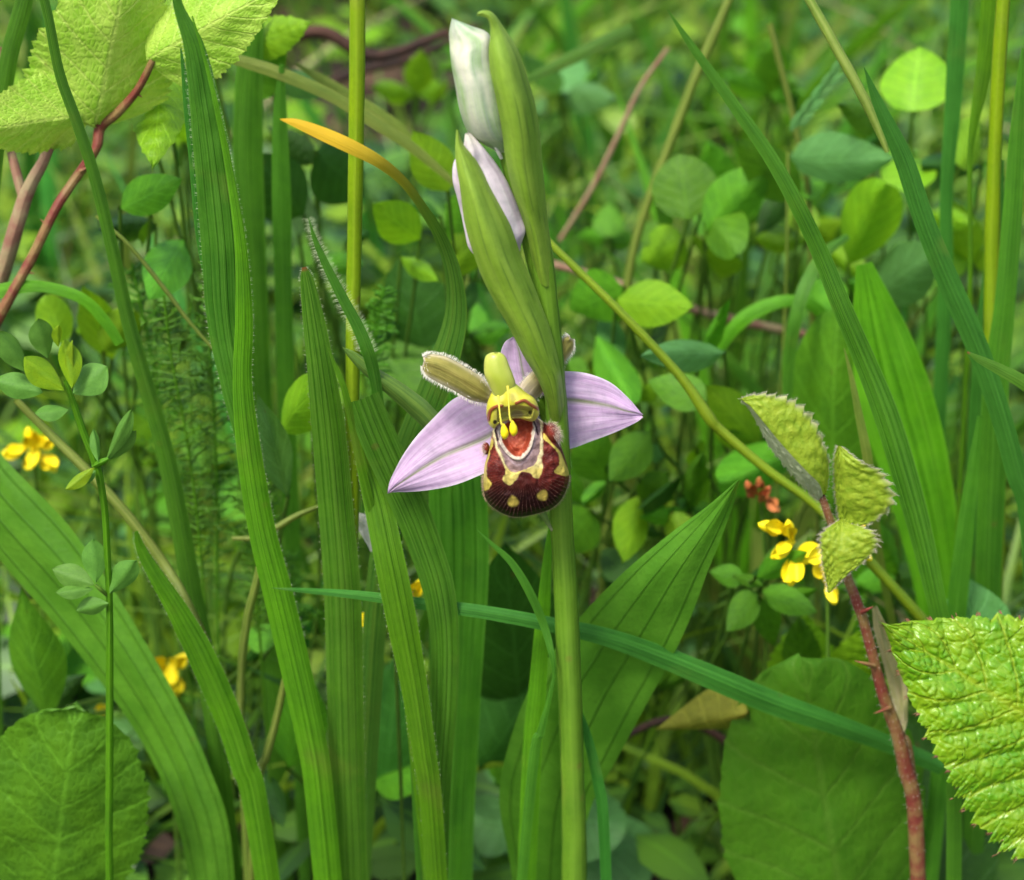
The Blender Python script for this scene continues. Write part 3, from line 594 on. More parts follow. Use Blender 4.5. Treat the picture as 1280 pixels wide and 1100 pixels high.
# ------------------------------------------------------------------ front grasses and leaves, each its own thing
def edge_hairs(par, g, L, dens, r=.02, sides=(0, 1), col=(.50, .60, .35), v0=0, v1=1):
    l = []; e = g['edge']; n2 = len(e)
    for i, (p, s, t, N) in enumerate(e):
        if (i % 2) not in sides or not (v0 <= i/n2 <= v1): continue
        p2 = e[min(i+2, len(e)-1)][0]
        for _ in range(dens): l.append((p.lerp(p2, R.random()), s+N*R.uniform(-.3, .5)-t*.3))
    part('hairs', hairs_geo(l, L, r, .2, col), M['hair'], par, kind='stuff')

t = thing('grass_shoot', 'tall folded hairy grass leaf running down the left third', 'grass shoot', (P(430, 1150, 3).x, 3, 0))
g = ribbon([(219, -40, 6, 10), (222, 4, 6, 12), (243, 60, 6, 26), (256, 130, 6, 38), (266, 200, 6, 46), (277, 300, 6, 52), (283, 400, 6, 48), (296, 480, 5.5, 40), (312, 570, 5, 24), (330, 660, 5, 14)], n=80, m=10, fold=.2, root=False, wav=.12, ribs=3, ribamp=.02)
part('blade', g, M['dark'], t, 'dark inner face of the folded leaf')
edge_hairs(t, g, .35, 4, .011, (1,), v0=.1, v1=.9)
g = ribbon([(240, 20, 4, 2), (258, 80, 4, 5), (272, 140, 3.5, 7), (288, 220, 3.5, 10), (301, 310, 3, 15), (305, 400, 3, 22), (303, 480, 3, 24), (312, 570, 3, 31), (327, 660, 3, 34), (347, 740, 3, 37), (366, 820, 3, 38), (388, 920, 3, 37), (400, 1000, 3, 36)], n=110, m=12, fold=.35, wav=.05, ribs=3, ribamp=.05)
part('blade', g, M['bright'], t, 'bright keel of the folded leaf'); edge_hairs(t, g, .35, 4, .011, (0,), v0=.05, v1=.7)
part('blade', ribbon([(226, 60, 8, 2), (235, 130, 8, 12), (243, 200, 8, 14), (250, 290, 8, 12), (258, 350, 8, 6), (263, 390, 8, 1)], n=30, m=4, root=False), M['blue'], t, 'pale turned back edge')

B = [  # label, material, options, path
 ('yellow green round grass stalk standing left of the orchid', 'stalk', dict(tube=1), [(447, -40, 8, 20), (446, 120, 8, 20), (443, 300, 8, 18.5), (441, 420, 8, 18), (440, 600, 8, 18), (438, 800, 8, 18)]),
 ('narrow grass blade fringed with white hairs, its tip left of the buds', 'dark', dict(hair=(.8, 6, .013), n=60), [(386, 273, -1, 1), (394, 300, -1, 6), (408, 332, -1, 10), (428, 372, -1, 13), (447, 408, -1, 15), (460, 440, -1, 16), (468, 470, 0, 15), (476, 520, 1, 12), (492, 620, 3, 10), (505, 760, 4, 8)]),
 ('medium green blade with a reddish brown tip and hairy margin', 'redtip', dict(hair=(.35, 3, .010), fold=.3), [(380, 334, 4, 5), (384, 352, 4, 17), (392, 400, 4, 27), (401, 460, 4, 34), (411, 540, 5, 42), (420, 640, 6, 44), (428, 740, 6, 46), (431, 850, 6, 46), (434, 960, 6, 44)]),
 ('small sharp blade tip just left of the square cut leaf', 'bright', dict(), [(407, 426, -1, .6), (418, 455, -1, 5), (432, 492, -1, 8), (446, 560, 0, 10), (470, 660, 1, 10), (500, 800, 2, 10)]),
 ('bright green leaf curving down beside the bent one', 'bright', dict(ribs=4, fold=.3, m=14, hair=(.3, 3, .009)), [(440, 505, 2.5, 8), (452, 560, 2.5, 20), (470, 620, 1.2, 34), (487, 700, -1.0, 38), (503, 780, -2, 38), (518, 860, -2.5, 33), (530, 940, -3, 30), (540, 1020, -3, 28)]),
 ('broad grass leaf with a square cut top bending down below the left sepal', 'grass', dict(ribs=5, fold=.15, m=16, nocap=1), [(454, 498, -.4, 42), (470, 540, 0, 46), (492, 590, .6, 46), (515, 640, 1, 44), (534, 690, 1.2, 42), (549, 740, 1, 40), (556, 800, 1, 36), (555, 880, 1, 33), (550, 960, 1, 30), (546, 1060, 1, 30)]),
 ('wide soft focus leaf standing upright behind and below the lip', 'grass', dict(fold=.1, wav=.1), [(560, 470, 26, 30), (566, 540, 26, 56), (572, 620, 26, 72), (574, 720, 26, 74), (570, 820, 26, 68), (566, 940, 26, 62), (562, 1040, 26, 60)]),
 ('long grass blade lying across the scene below the flower', 'blue', dict(fold=.45, ribs=2, root=0), [(340, 735, 1.5, .8), (380, 738, 1.5, 6), (450, 744, 1.5, 11), (530, 755, 2, 15), (610, 766, 2.5, 17), (690, 781, 4, 19), (760, 797, 6, 23), (830, 822, 8, 27), (900, 851, 10, 30), (970, 880, 13, 30), (1040, 904, 16, 26), (1110, 930, 20, 22), (1180, 960, 22, 20)]),
 ('thin arched grass tip touching the stem below the lip', 'grass', dict(), [(596, 662, -2, .8), (615, 680, -2, 5), (640, 704, -2, 9), (662, 740, -2, 11), (680, 782, -1.5, 10), (690, 820, -2.6, 7), (692, 845, -2.6, 4), (686, 875, -2.6, 6), (676, 915, -2.4, 10), (666, 960, -2, 13)]),
 ('narrow pale blade rising just left of the orchid stem', 'bright', dict(), [(688, 650, 8, 2), (684, 700, 8, 11), (678, 780, 8, 18), (672, 860, 8, 22), (664, 960, 8, 24)]),
 ('short blade leaning right at the foot of the orchid stem', 'blue', dict(), [(712, 860, 2, 2), (728, 900, 2, 8), (738, 935, 2, 12), (748, 980, 2, 14), (755, 1040, 2, 14)]),
 ('long arching grass blade with its fine tip right of the buds', 'grass', dict(ribs=2, fold=.3), [(834, 11, 6, .6), (850, 36, 6, 6), (875, 72, 6, 11), (918, 132, 6, 15), (962, 195, 6, 18), (996, 255, 6, 20), (1026, 318, 7, 22), (1053, 385, 7, 25), (1085, 460, 8, 28), (1110, 525, 8, 32), (1133, 600, 8, 32), (1152, 670, 8, 29), (1168, 740, 8, 25), (1180, 800, 8, 22), (1192, 900, 8, 20)]),
 ('dark blue green blade arching down towards the right border', 'blue', dict(fold=.3), [(1080, 84, 24, 1), (1098, 130, 24, 14), (1130, 200, 24, 24), (1155, 275, 24, 26), (1185, 350, 24, 28), (1220, 430, 24, 28), (1248, 510, 24, 26), (1270, 590, 24, 26), (1290, 680, 24, 26)]),
 ('pale straw coloured stem slanting from the top border', 'straw', dict(tube=1, root=0), [(985, -50, 40, 12), (1012, 0, 38, 12), (1040, 50, 36, 13), (1072, 108, 34, 13), (1095, 155, 33, 11), (1109, 190, 32, 6)]),
 ('short blade with a withered tip poking in from the right border', 'redtip', dict(), [(1209, 440, 2, 2), (1224, 449, 2, 9), (1250, 462, 2, 14), (1285, 482, 2, 18), (1330, 520, 3, 20), (1370, 600, 4, 20)]),
 ('yellow tipped leaf arching over the round stalk', 'yellow', dict(fold=.25, n=70), [(350, 149, -1, 1), (370, 154, -1, 11), (405, 168, -1, 17), (440, 184, -1, 18), (475, 203, 0, 15), (505, 228, 3, 12), (530, 262, 6, 12), (552, 300, 10, 17, 20), (566, 345, 12, 24, 30), (568, 395, 14, 32, 30), (556, 445, 15, 38, 20), (536, 500, 16, 40, 10), (512, 560, 17, 38), (490, 640, 18, 34), (470, 760, 18, 30)]),
 ('long yellowish stalk slanting down right behind the stem', 'stalkg', dict(tube=1, root=0), [(665, 278, 34, 7), (690, 306, 33, 9), (730, 345, 32, 10), (790, 405, 30, 11), (850, 470, 29, 12), (885, 520, 28, 15), (900, 537, 28, 13), (960, 588, 27, 12), (1020, 632, 26, 12), (1090, 705, 25, 13), (1165, 788, 25, 14), (1260, 900, 25, 14)]),
 ('pale green blade crossing behind the round stalk, upper left', 'straw', dict(root=0), [(255, 64, 60, 8), (300, 76, 60, 14), (350, 92, 60, 16), (410, 118, 60, 15), (460, 148, 60, 15), (520, 188, 60, 13), (580, 240, 60, 6)]),
 ('short pale blade above the yellow tipped leaf', 'straw', dict(root=0), [(370, 80, 75, 3), (400, 98, 75, 12), (440, 122, 75, 14), (490, 155, 75, 16), (540, 200, 75, 12)]),
 ('green stalk descending from the top border through the bramble leaves', 'grass', dict(fold=.5), [(40, -50, 22, 12), (58, 10, 22, 12), (74, 90, 22, 13), (95, 150, 22, 14), (118, 220, 22, 15), (140, 310, 22, 16), (160, 400, 22, 18), (182, 480, 22, 20), (205, 560, 22, 22), (222, 640, 22, 24), (240, 740, 22, 25), (262, 860, 22, 25)]),
 ('soft green blade in the upper left corner', 'grass', dict(), [(45, -60, 40, 16), (28, 10, 40, 22), (14, 60, 40, 22), (5, 110, 40, 22), (-8, 220, 40, 20), (-20, 400, 40, 20)]),
 ('arching blade sweeping in from the left border above the trefoil', 'bright', dict(), [(150, 430, 34, 12), (130, 400, 34, 14), (100, 372, 34, 14), (50, 358, 34, 14), (0, 364, 34, 18), (-50, 385, 34, 18), (-80, 500, 34, 20)]),
 ('thin slanting stalk crossing left of the tall folded leaf', 'straw', dict(tube=1, root=0), [(120, 270, 30, 4), (160, 305, 30, 5), (205, 360, 30, 6), (235, 400, 30, 5), (270, 440, 30, 4)]),
 ('pale stalk slanting down from behind the trefoil', 'straw', dict(tube=1, root=0), [(20, 500, 22, 9), (60, 540, 22, 11), (110, 590, 20, 13), (160, 645, 18, 13), (205, 705, 16, 13), (235, 755, 12, 12), (270, 830, 12, 10), (310, 920, 12, 8)]),
 ('rolled hairy leaf opening below the pale slanting stalk', 'bright', dict(fold=.4, hair=(.3, 3, .010), wav=.1), [(170, 664, 5, 4), (176, 685, 5, 12), (192, 715, 5, 18), (214, 750, 5, 24), (234, 785, 5, 30), (252, 820, 5, 34), (272, 865, 5, 35), (290, 910, 5, 34), (306, 960, 5, 33), (320, 1010, 5, 32)]),
 ('bleached stem curving beside the folded leaf, lower left', 'straw', dict(tube=1), [(328, 690, 18, 9), (320, 730, 18, 10), (310, 770, 18, 11), (303, 820, 18, 11), (301, 870, 18, 11), (302, 920, 18, 11)]),
 ('short bleached stem left of the red tipped blade base', 'straw', dict(tube=1), [(362, 825, 10, 7), (354, 860, 10, 9), (344, 905, 10, 10), (333, 945, 10, 11), (322, 990, 10, 11)]),
 ('upright blade behind the round stalk, upper left of the buds', 'grass', dict(), [(352, 80, 60, 6), (350, 150, 60, 18), (352, 250, 60, 24), (354, 350, 60, 22), (358, 500, 60, 22)]),
 ('tall soft blade left of the folded leaf top', 'grass', dict(), [(320, 0, 70, 20), (312, 100, 70, 34), (310, 200, 70, 38), (316, 320, 70, 34), (325, 500, 70, 30)]),
 ('blade arching over with its tip drooping right of the sepal', 'bright', dict(root=1), [(886, 462, 70, 1), (900, 435, 70, 12), (922, 405, 70, 18), (950, 386, 70, 18), (985, 376, 70, 15), (1020, 385, 72, 15), (1050, 430, 74, 16), (1065, 520, 74, 16)]),
 ('curved blade rising beside the big soft leaf', 'grass', dict(root=0), [(984, 500, 60, 12), (986, 450, 60, 16), (994, 400, 60, 17), (1008, 355, 62, 17), (1030, 318, 66, 15), (1060, 295, 70, 8)]),
 ('yellow dry blade beside the arching grass, right', 'straw', dict(root=0), [(1055, 435, 24, 1), (1064, 470, 24, 6), (1074, 520, 24, 10), (1084, 570, 24, 12), (1090, 620, 26, 12), (1100, 700, 34, 11), (1120, 800, 44, 8)]),
 ('broad translucent leaf behind the arching grass, right', 'bright', dict(fold=.15, wav=.1), [(1080, 330, 50, 20), (1100, 420, 50, 70), (1120, 500, 50, 92), (1145, 590, 50, 86), (1165, 680, 50, 70), (1180, 800, 50, 56)]),
 ('dark green upright blade near the right border', 'blue', dict(), [(1202, -40, 70, 22), (1196, 60, 70, 23), (1190, 150, 70, 20), (1183, 240, 70, 16), (1180, 400, 70, 18)]),
 ('pale upright blade at the top right', 'bright', dict(fold=.4), [(1242, -60, 50, 22), (1236, 40, 50, 24), (1226, 110, 50, 18), (1215, 170, 50, 9), (1212, 230, 50, 6), (1211, 400, 50, 6)]),
 ('olive upright stalk at the top right', 'stalk', dict(tube=1), [(1258, -50, 45, 17), (1250, 60, 45, 18), (1243, 200, 45, 18), (1240, 330, 45, 20), (1242, 500, 45, 22), (1246, 650, 45, 22)]),
 ('grass blade hugging the right border, lower half', 'grass', dict(fold=.4), [(1280, 60, 40, 6), (1272, 160, 40, 18), (1266, 260, 40, 24), (1256, 380, 40, 26), (1245, 480, 40, 32), (1240, 600, 40, 34), (1236, 700, 40, 32), (1234, 800, 40, 30)]),
 ('pale upright blade between the soft leaf and right border', 'blue', dict(fold=.3), [(1252, 200, 55, 6), (1245, 300, 55, 20), (1232, 420, 55, 26), (1226, 520, 55, 30), (1222, 640, 55, 30), (1220, 760, 55, 28)]),
 ('pale stalk slanting left near the top, right of the buds', 'straw', dict(tube=1), [(915, -10, 90, 10), (892, 45, 90, 12), (870, 95, 90, 13), (845, 160, 90, 13), (820, 225, 90, 12), (795, 300, 90, 12), (780, 400, 90, 12)]),
 ('soft blade at the top centre slanting right', 'grass', dict(root=0), [(640, 110, 110, 6), (690, 85, 110, 14), (740, 60, 110, 18), (790, 35, 110, 14)]),
 ('brownish dead stalk behind the buds, top centre', 'pinkstem', dict(tube=1, root=0), [(835, 60, 130, 5), (800, 110, 130, 6), (770, 175, 130, 7), (740, 235, 130, 7), (700, 300, 130, 6)]),
 ('thin pale stem rising behind the arching grass tip', 'straw', dict(tube=1), [(962, 30, 100, 8), (975, 80, 100, 8), (990, 140, 100, 8), (1002, 200, 100, 8), (1012, 280, 100, 8)]),
 ('olive upright blade below the tall stalk, far right', 'grass', dict(), [(1225, 520, 30, 6), (1212, 620, 30, 18), (1200, 720, 30, 24), (1190, 820, 30, 24)]),
]
for lab, mt, o, pth in B:
    rt = bool(o.get('root', 1))
    if o.get('tube'): g = tube(pth, n=o.get('n', 50), k=12, root=rt, lump=.08); nm, ct = 'grass_shoot', 'grass shoot'
    else: g = ribbon(pth, n=o.get('n', 56), m=o.get('m', 8), fold=o.get('fold', .25), root=rt, ribs=o.get('ribs', 0), wav=o.get('wav', .03)); nm, ct = 'grass_shoot', 'grass shoot'
    ob = single(nm, g, M[mt], lab, ct)
    if o.get('hair'):
        L, dn, r_ = o['hair']; v1 = .45 if mt == 'dark' else .8
        edge_hairs(ob, g, L, dn, r_, v1=v1)

# broad plantain leaves
g = strip([(922, 601, 923, 602, 2, 2, .1), (885, 632, 915, 632, 4, 3, .4), (840, 665, 900, 675, 6, 4, .8), (785, 710, 882, 722, 8, 6, 1.2), (735, 760, 862, 775, 10, 8, 1.4), (695, 810, 836, 830, 12, 10, 1.5), (662, 860, 806, 884, 14, 12, 1.5), (636, 930, 770, 950, 16, 14, 1.3), (624, 1000, 738, 1010, 17, 16, 1), (640, 1100, 714, 1110, 18, 18, .8), (655, 1280, 690, 1290, 20, 20, .4)], n=90, m=30, wav=.9)
single('plantain', g, M['plantain'], 'broad ribbed leaf rising right from the foot of the orchid', 'leaf')
g = strip([(-190, 460, -190, 470, 30, 30, 0), (-90, 590, -40, 520, 30, 30, 1), (0, 700, 10, 578, 28, 28, 1.5), (62, 772, 80, 650, 26, 26, 1.6), (118, 842, 132, 722, 24, 24, 1.6), (160, 900, 180, 800, 22, 22, 1.5), (192, 955, 225, 880, 20, 20, 1.2), (215, 1010, 262, 960, 18, 18, 1), (235, 1090, 290, 1060, 17, 17, .8), (270, 1300, 300, 1290, 16, 16, .3)], n=70, m=26, wav=.8)
single('plantain', g, M['plantain'], 'large dull green ribbed leaf slanting across the lower left', 'leaf')

# trefoil
t = thing('trefoil', 'slender trefoil stem with three clusters of leaflets in front on the left', 'plant', (P(138, 1200, -6).x, -6, 0))
part('stem', tube([(82, 476, -6, 6), (92, 505, -6, 9), (104, 540, -6, 10), (117, 572, -6, 11), (125, 600, -6, 10), (131, 640, -6, 9), (134, 690, -6, 9), (137, 760, -6, 9), (137, 860, -6, 10), (137, 960, -6, 10), (137, 1100, -6, 10)], n=70, k=10, lump=.05), M['bright'], t)
part('leaf_stalk', tube([(118, 582, -6, 9), (128, 577, -7, 8), (136, 573, -7, 5)], n=8, root=False), M['bright'], t)
part('leaf_stalk', tube([(134, 744, -6, 5), (126, 737, -7, 5), (119, 731, -7, 4)], n=8, root=False), M['stemlt'], t)
TL = [(80, 488, 33, 446, 31, 1, 15), (90, 486, 79, 426, 27, 1, -20), (33, 465, 3, 415, 27, 0, 20), (54, 491, -8, 474, 29, 0, 0), (60, 448, 50, 401, 28, 0, 15), (73, 434, 75, 408, 13, 1, 30), (91, 476, 95, 427, 9, 1, 55),
      (91, 492, 132, 458, 37, 0, -15), (86, 512, 44, 514, 21, 0, 30), (123, 578, 119, 536, 12, 0, 20), (133, 576, 160, 515, 18, 0, -20), (135, 576, 169, 541, 20, 0, 10), (118, 584, 80, 611, 15, 1, 20), (120, 588, 104, 603, 11, 0, 0),
      (118, 731, 64, 710, 27, 0, 0), (117, 736, 70, 738, 17, 0, 25), (120, 729, 117, 676, 28, 0, 0), (137, 742, 170, 704, 28, 0, 15), (136, 754, 94, 765, 22, 0, -20)]
for a, b, c, d, w, yv, rl in TL:
    Yb = -7+R.uniform(-.5, .5)-(1.2 if yv else 0); put('leaflet', UTY if yv else UT, pleaf(a, b, Yb, c, d, Yb+R.uniform(-2.5, 1.5), w*1.15, rl), t)

# bramble: foreground leaf lower right
t = thing('bramble', 'crinkled toothed bramble leaf filling the lower right corner', 'leaf', (P(1450, 1000, 0).x, 0, 0))
put('leaflet', UBR, pleaf(1425, 985, -4, 1119, 787, -9, 300, 4), t)
g = geo(); Mx = pleaf(1425, 985, -4, 1119, 787, -9, 300, 4); l = []
vs = UBR.vertices; m1 = 131
for i in range(4, 330):
    for j in (0, 130):
        v = vs[i*m1+j].co; v2 = vs[i*m1+(4 if j == 0 else 126)].co
        frac = (i/330*17) % 1
        if frac > .82:
            a, b = Mx@v, Mx@v2; d = (a-b).normalized()+(Mx.to_3x3()@Vector((0, 1, 0))).normalized()*.8
            for _ in range(2): l.append((a, d))
part('tooth_tips', hairs_geo(l, .75, .07, .3, (.16, .07, .03)), M['hair'], t, kind='stuff')
part('leaf_stalk', tube([(1405, 946, -4, 12), (1440, 985, -3, 12), (1470, 1080, 0, 14)], n=20), M['redstem'], t)
t = thing('bramble', 'low rounded toothed leaf in the lower left corner', 'leaf', (P(60, 1250, -2).x, -2, 0))
put('leaflet', UL['crenate', 'mid'], pleaf(60, 1150, 10, 86, 922, 0, 205, -4), t)
part('leaf_stalk', tube([(60, 1150, 10, 8), (58, 1250, 12, 8)], n=10), M['stemlt'], t)

# bramble shoot with three folded young leaves
t = thing('bramble', 'young bramble shoot with red stem and three downy folded leaves', 'bramble', (P(1160, 1150, 6).x, 6, 0))
ps = [(1027, 620, 5, 9), (1036, 645, 5, 10), (1048, 680, 6, 11), (1060, 724, 6, 12), (1073, 757, 6, 13), (1086, 800, 6, 13), (1103, 865, 6, 15), (1121, 915, 6, 17), (1132, 960, 6, 19), (1145, 1030, 6, 20)]
g = tube(ps, n=60, k=12, lump=.1); part('stem', g, M['redstem'], t)
part('hairs', hairs_geo([(v, d) for v, d, _ in R.sample(g['ring'], 500)], .5, .018, .2, (.6, .5, .45)), M['hair'], t, kind='stuff')
for (a, b, c, d) in ((1092, 832, 1068, 826), (1112, 885, 1092, 892), (1078, 765, 1092, 758)):
    part('thorn', tube([(a, b, 5, 7), ((a+c)/2, (b+d)/2, 4, 4), (c, d, 4, .5)], n=8, root=False), M['redstem'], t)
def yc(u, v):
    c = mixc((.17, .30, .015), (.36, .46, .04), .5+.5*noise.noise(Vector((u*8, v*14, 0)))); c = mixc(c, (.42, .40, .30), .8*sm(abs(u), .88, 1))
    return c
def yfold(u, v):
    if u > 0: return mixc((.40, .44, .34), (.30, .36, .24), .5+.5*noise.noise(Vector((u*5, v*12, 0))))
    return yc(u, v)
for rows, cf, lab in (([(926, 499, 3, 927, 500, 3, 927, 501, 3), (945, 493, 3, 938, 508, 2, 936, 511, 4), (970, 494, 3, 955, 528, 1.5, 948, 532, 4), (995, 503, 3, 975, 552, 1.5, 963, 560, 4), (1015, 522, 3, 993, 572, 1.5, 982, 583, 4), (1028, 550, 3, 1010, 590, 1.5, 1000, 604, 4), (1036, 580, 4, 1024, 604, 2.5, 1014, 618, 5), (1034, 612, 5, 1029, 618, 4, 1022, 624, 5)], yfold, 'folded leaf with pale underside pointing up left'),
      ([(1047, 557, 5, 1049, 557, 5, 1052, 558, 5), (1042, 575, 6, 1052, 580, 4, 1075, 576, 3), (1042, 600, 6, 1056, 605, 4, 1104, 592, 3), (1044, 625, 6, 1058, 628, 4, 1117, 625, 3), (1048, 648, 6, 1060, 645, 5, 1090, 652, 4), (1050, 658, 5, 1054, 658, 5, 1060, 660, 5)], yc, 'upright young leaf'),
      ([(1046, 652, 4, 1052, 652, 4, 1058, 654, 4), (1026, 668, 2, 1052, 672, 2, 1090, 664, 1), (1026, 690, 2, 1050, 692, 1, 1097, 682, 1), (1029, 710, 2, 1045, 712, 1, 1080, 702, 1), (1033, 728, 2, 1040, 728, 1, 1055, 722, 1), (1035, 740, 1, 1036, 741, 1, 1038, 740, 1)], yc, 'small hanging young leaf')):
    g = strip3(rows, n=90, m=24, col=cf, quilt=.45, serr=.16, ns=14); lf = part('leaflet', g, M['folded'], t, lab)
    l = []
    for (p, s, tt, N) in g['edge']:
        for _ in range(3): l.append((p, s+N*.4))
    part('downy_hairs', hairs_geo(l, .45, .016, .5, (.50, .46, .36)), M['hair'], lf, kind='stuff')
t2 = thing('dead_leaf', 'pale folded leaf hanging behind the red bramble stem', 'leaf', (P(1150, 1150, 14).x, 14, 0))
part('blade', strip([(1090, 758, 1096, 757, 14, 14, .2), (1093, 790, 1110, 785, 14, 14, 1), (1104, 830, 1126, 822, 14, 14, 1.2), (1114, 870, 1134, 862, 14, 14, 1), (1120, 900, 1134, 900, 12, 12, .5), (1124, 918, 1130, 920, 10, 10, .2)], n=30, m=10, col=lambda u, v: mixc((.44, .38, .24), (.30, .32, .12), .5+.8*noise.noise(Vector((u*3, v*8, 0)))), wav=1.0), M['hairypetal'], t2)
part('leaf_stalk', tube([(1126, 915, 10, 8), (1140, 960, 10, 9)], n=14), M['redstem'], t2)

# bramble cane upper left
t = thing('bramble', 'arching red bramble cane with large pale leaves in the top left corner', 'bramble', (P(-160, 900, 34).x, 34, 0))
part('stem', tube([(192, 74, 36, 9), (172, 112, 37, 10), (146, 142, 38, 12), (126, 158, 39, 14), (120, 185, 38, 13), (98, 218, 38, 12), (70, 260, 36, 12), (40, 322, 35, 13), (12, 372, 34, 14), (-20, 430, 34, 18), (-80, 560, 34, 20)], n=60, k=12, lump=.12), M['redstem'], t)
part('leaf_stalk', tube([(126, 160, 39, 8), (116, 148, 38, 8), (108, 138, 38, 6)], n=8, root=False), M['redstem'], t)
for a, b, c, d in ((168, 114, 178, 122), (100, 214, 112, 208), (60, 282, 50, 274), (30, 340, 44, 342)):
    part('thorn', tube([(a, b, 37, 6), ((a+c)/2, (b+d)/2, 37, 3.5), (c, d, 37, .5)], n=8, root=False), M['redstem'], t)
put('leaflet', UBS, pleaf(118, 156, 38, 172, -75, 30, 175, 12), t, 'large pale green upper leaflet')
put('leaflet', UBS, pleaf(186, 74, 36, 352, -22, 28, 112, -8), t, 'leaflet reaching right')
put('leaflet', UBS, pleaf(112, 140, 38, -60, 175, 26, 105, -25), t, 'leaflet reaching left')
t = thing('bramble', 'blurred pinkish bramble canes at the left border', 'bramble', (P(-120, 700, 40).x, 40, 0))
part('stem', tube([(74, 150, 38, 12), (55, 200, 38, 14), (34, 240, 38, 18), (20, 285, 38, 20), (0, 350, 40, 20), (-30, 430, 40, 20)], n=40, k=12, lump=.1), M['pinkstem'], t)
part('stem', tube([(0, 60, 44, 9), (4, 130, 44, 10), (14, 190, 42, 12), (30, 250, 40, 14)], n=20, k=10, root=False), M['pinkstem'], t)

# yellow flower heads
UP_ = unit_leaf('flower_standard_petal', M['petaly'], rounded, n=10, m=6, fold=-.5, droop=-.2)
UPR = unit_leaf('flower_standard_petal_red', M['petalr'], rounded, n=10, m=6, fold=-.5, droop=-.2)
def flower(label, Y, heads, mat, um, stalk):
    t = thing('trefoil_flower', label, 'flower', (P(stalk[-1][0], 1000, Y).x, Y, 0))
    for (x, y, s, ang) in heads:
        a = radians(ang); dx, dy = cos(a), -sin(a); r_ = R.uniform(-30, 30)
        put('petal', um, pleaf(x-dx*s*.3, y-dy*s*.3, Y-1, x+dx*s*.75-dy*s*.3, y+dy*s*.75, Y-3, s*.75, r_), t)
        part('keel', tube([(x-dx*s*.6, y-dy*s*.6, Y, s*.2), (x-dx*s*.2, y-dy*s*.2, Y-1, s*.5), (x+dx*s*.3, y+dy*s*.3+s*.1, Y-2, s*.6), (x+dx*s*.65, y+dy*s*.65+s*.15, Y-2.5, s*.35), (x+dx*s*.8, y+dy*s*.8+s*.1, Y-2.5, .5)], n=16, k=10, root=False), mat, t)
        put('petal', um, pleaf(x-dx*s*.3, y-dy*s*.3, Y-2, x+dx*s*.55+dy*s*.3, y+dy*s*.55+s*.2, Y-4, s*.7, -r_), t)
    part('stem', tube([(p[0], p[1], Y, 5) for p in stalk], n=24, k=8), M['stemlt'], t)
flower('bright yellow pea flowers behind the bramble shoot', 23, [(968, 658, 27, 160), (988, 664, 22, 100), (980, 684, 25, 210), (993, 706, 30, 255), (1018, 690, 30, 200), (1030, 706, 26, 280), (1038, 735, 24, 290), (1068, 660, 20, 30), (1078, 690, 18, 330)], M['petaly'], UP_, [(1010, 672), (1030, 720), (1035, 800)])
flower('yellow pea flowers at the left border under the trefoil leaves', 70, [(20, 562, 24, 190), (38, 548, 22, 100), (42, 568, 24, 240), (58, 575, 22, 320), (54, 552, 22, 20)], M['petaly'], UP_, [(42, 560), (46, 640), (50, 720)])
flower('dull orange yellow flowers between the lower left leaves', 60, [(198, 830, 22, 150), (214, 838, 26, 250), (222, 826, 22, 40), (218, 852, 20, 290), (128, 886, 14, 200)], M['petaly'], UP_, [(212, 845), (214, 900), (216, 960)])
flower('yellow flowers seen between the centre grass leaves', 24, [(470, 770, 27, 230), (520, 736, 24, 60), (482, 745, 16, 120)], M['petaly'], UP_, [(490, 765), (494, 820), (498, 900)])
flower('small red orange bud cluster behind the broad leaf tip', 46, [(938, 612, 18, 110), (955, 618, 18, 60), (964, 628, 18, 320), (948, 604, 12, 80)], M['petalr'], UPR, [(950, 625), (955, 680), (958, 760)])
t = single('withered_petal', strip([(436, 646, 446, 640, 12, 12, .3), (446, 660, 462, 646, 12, 12, .9), (456, 676, 472, 664, 12, 12, .8), (463, 690, 470, 688, 12, 12, .2)], n=14, m=6, col=lambda u, v: mixc((.85, .85, .74), (.5, .55, .3), sm(v, .7, 0)*.6), wav=.4), M['paint'], 'white withered petal caught beside the bright grass leaf', 'petal')
t = single('dry_twig', tube([(290, 673, 22, 5), (320, 672, 22, 8), (345, 660, 22, 9), (370, 645, 22, 8), (400, 632, 22, 5)], n=20, k=8, root=False), M['straw'], 'short pale dry stalk right of the folded leaf', 'twig')

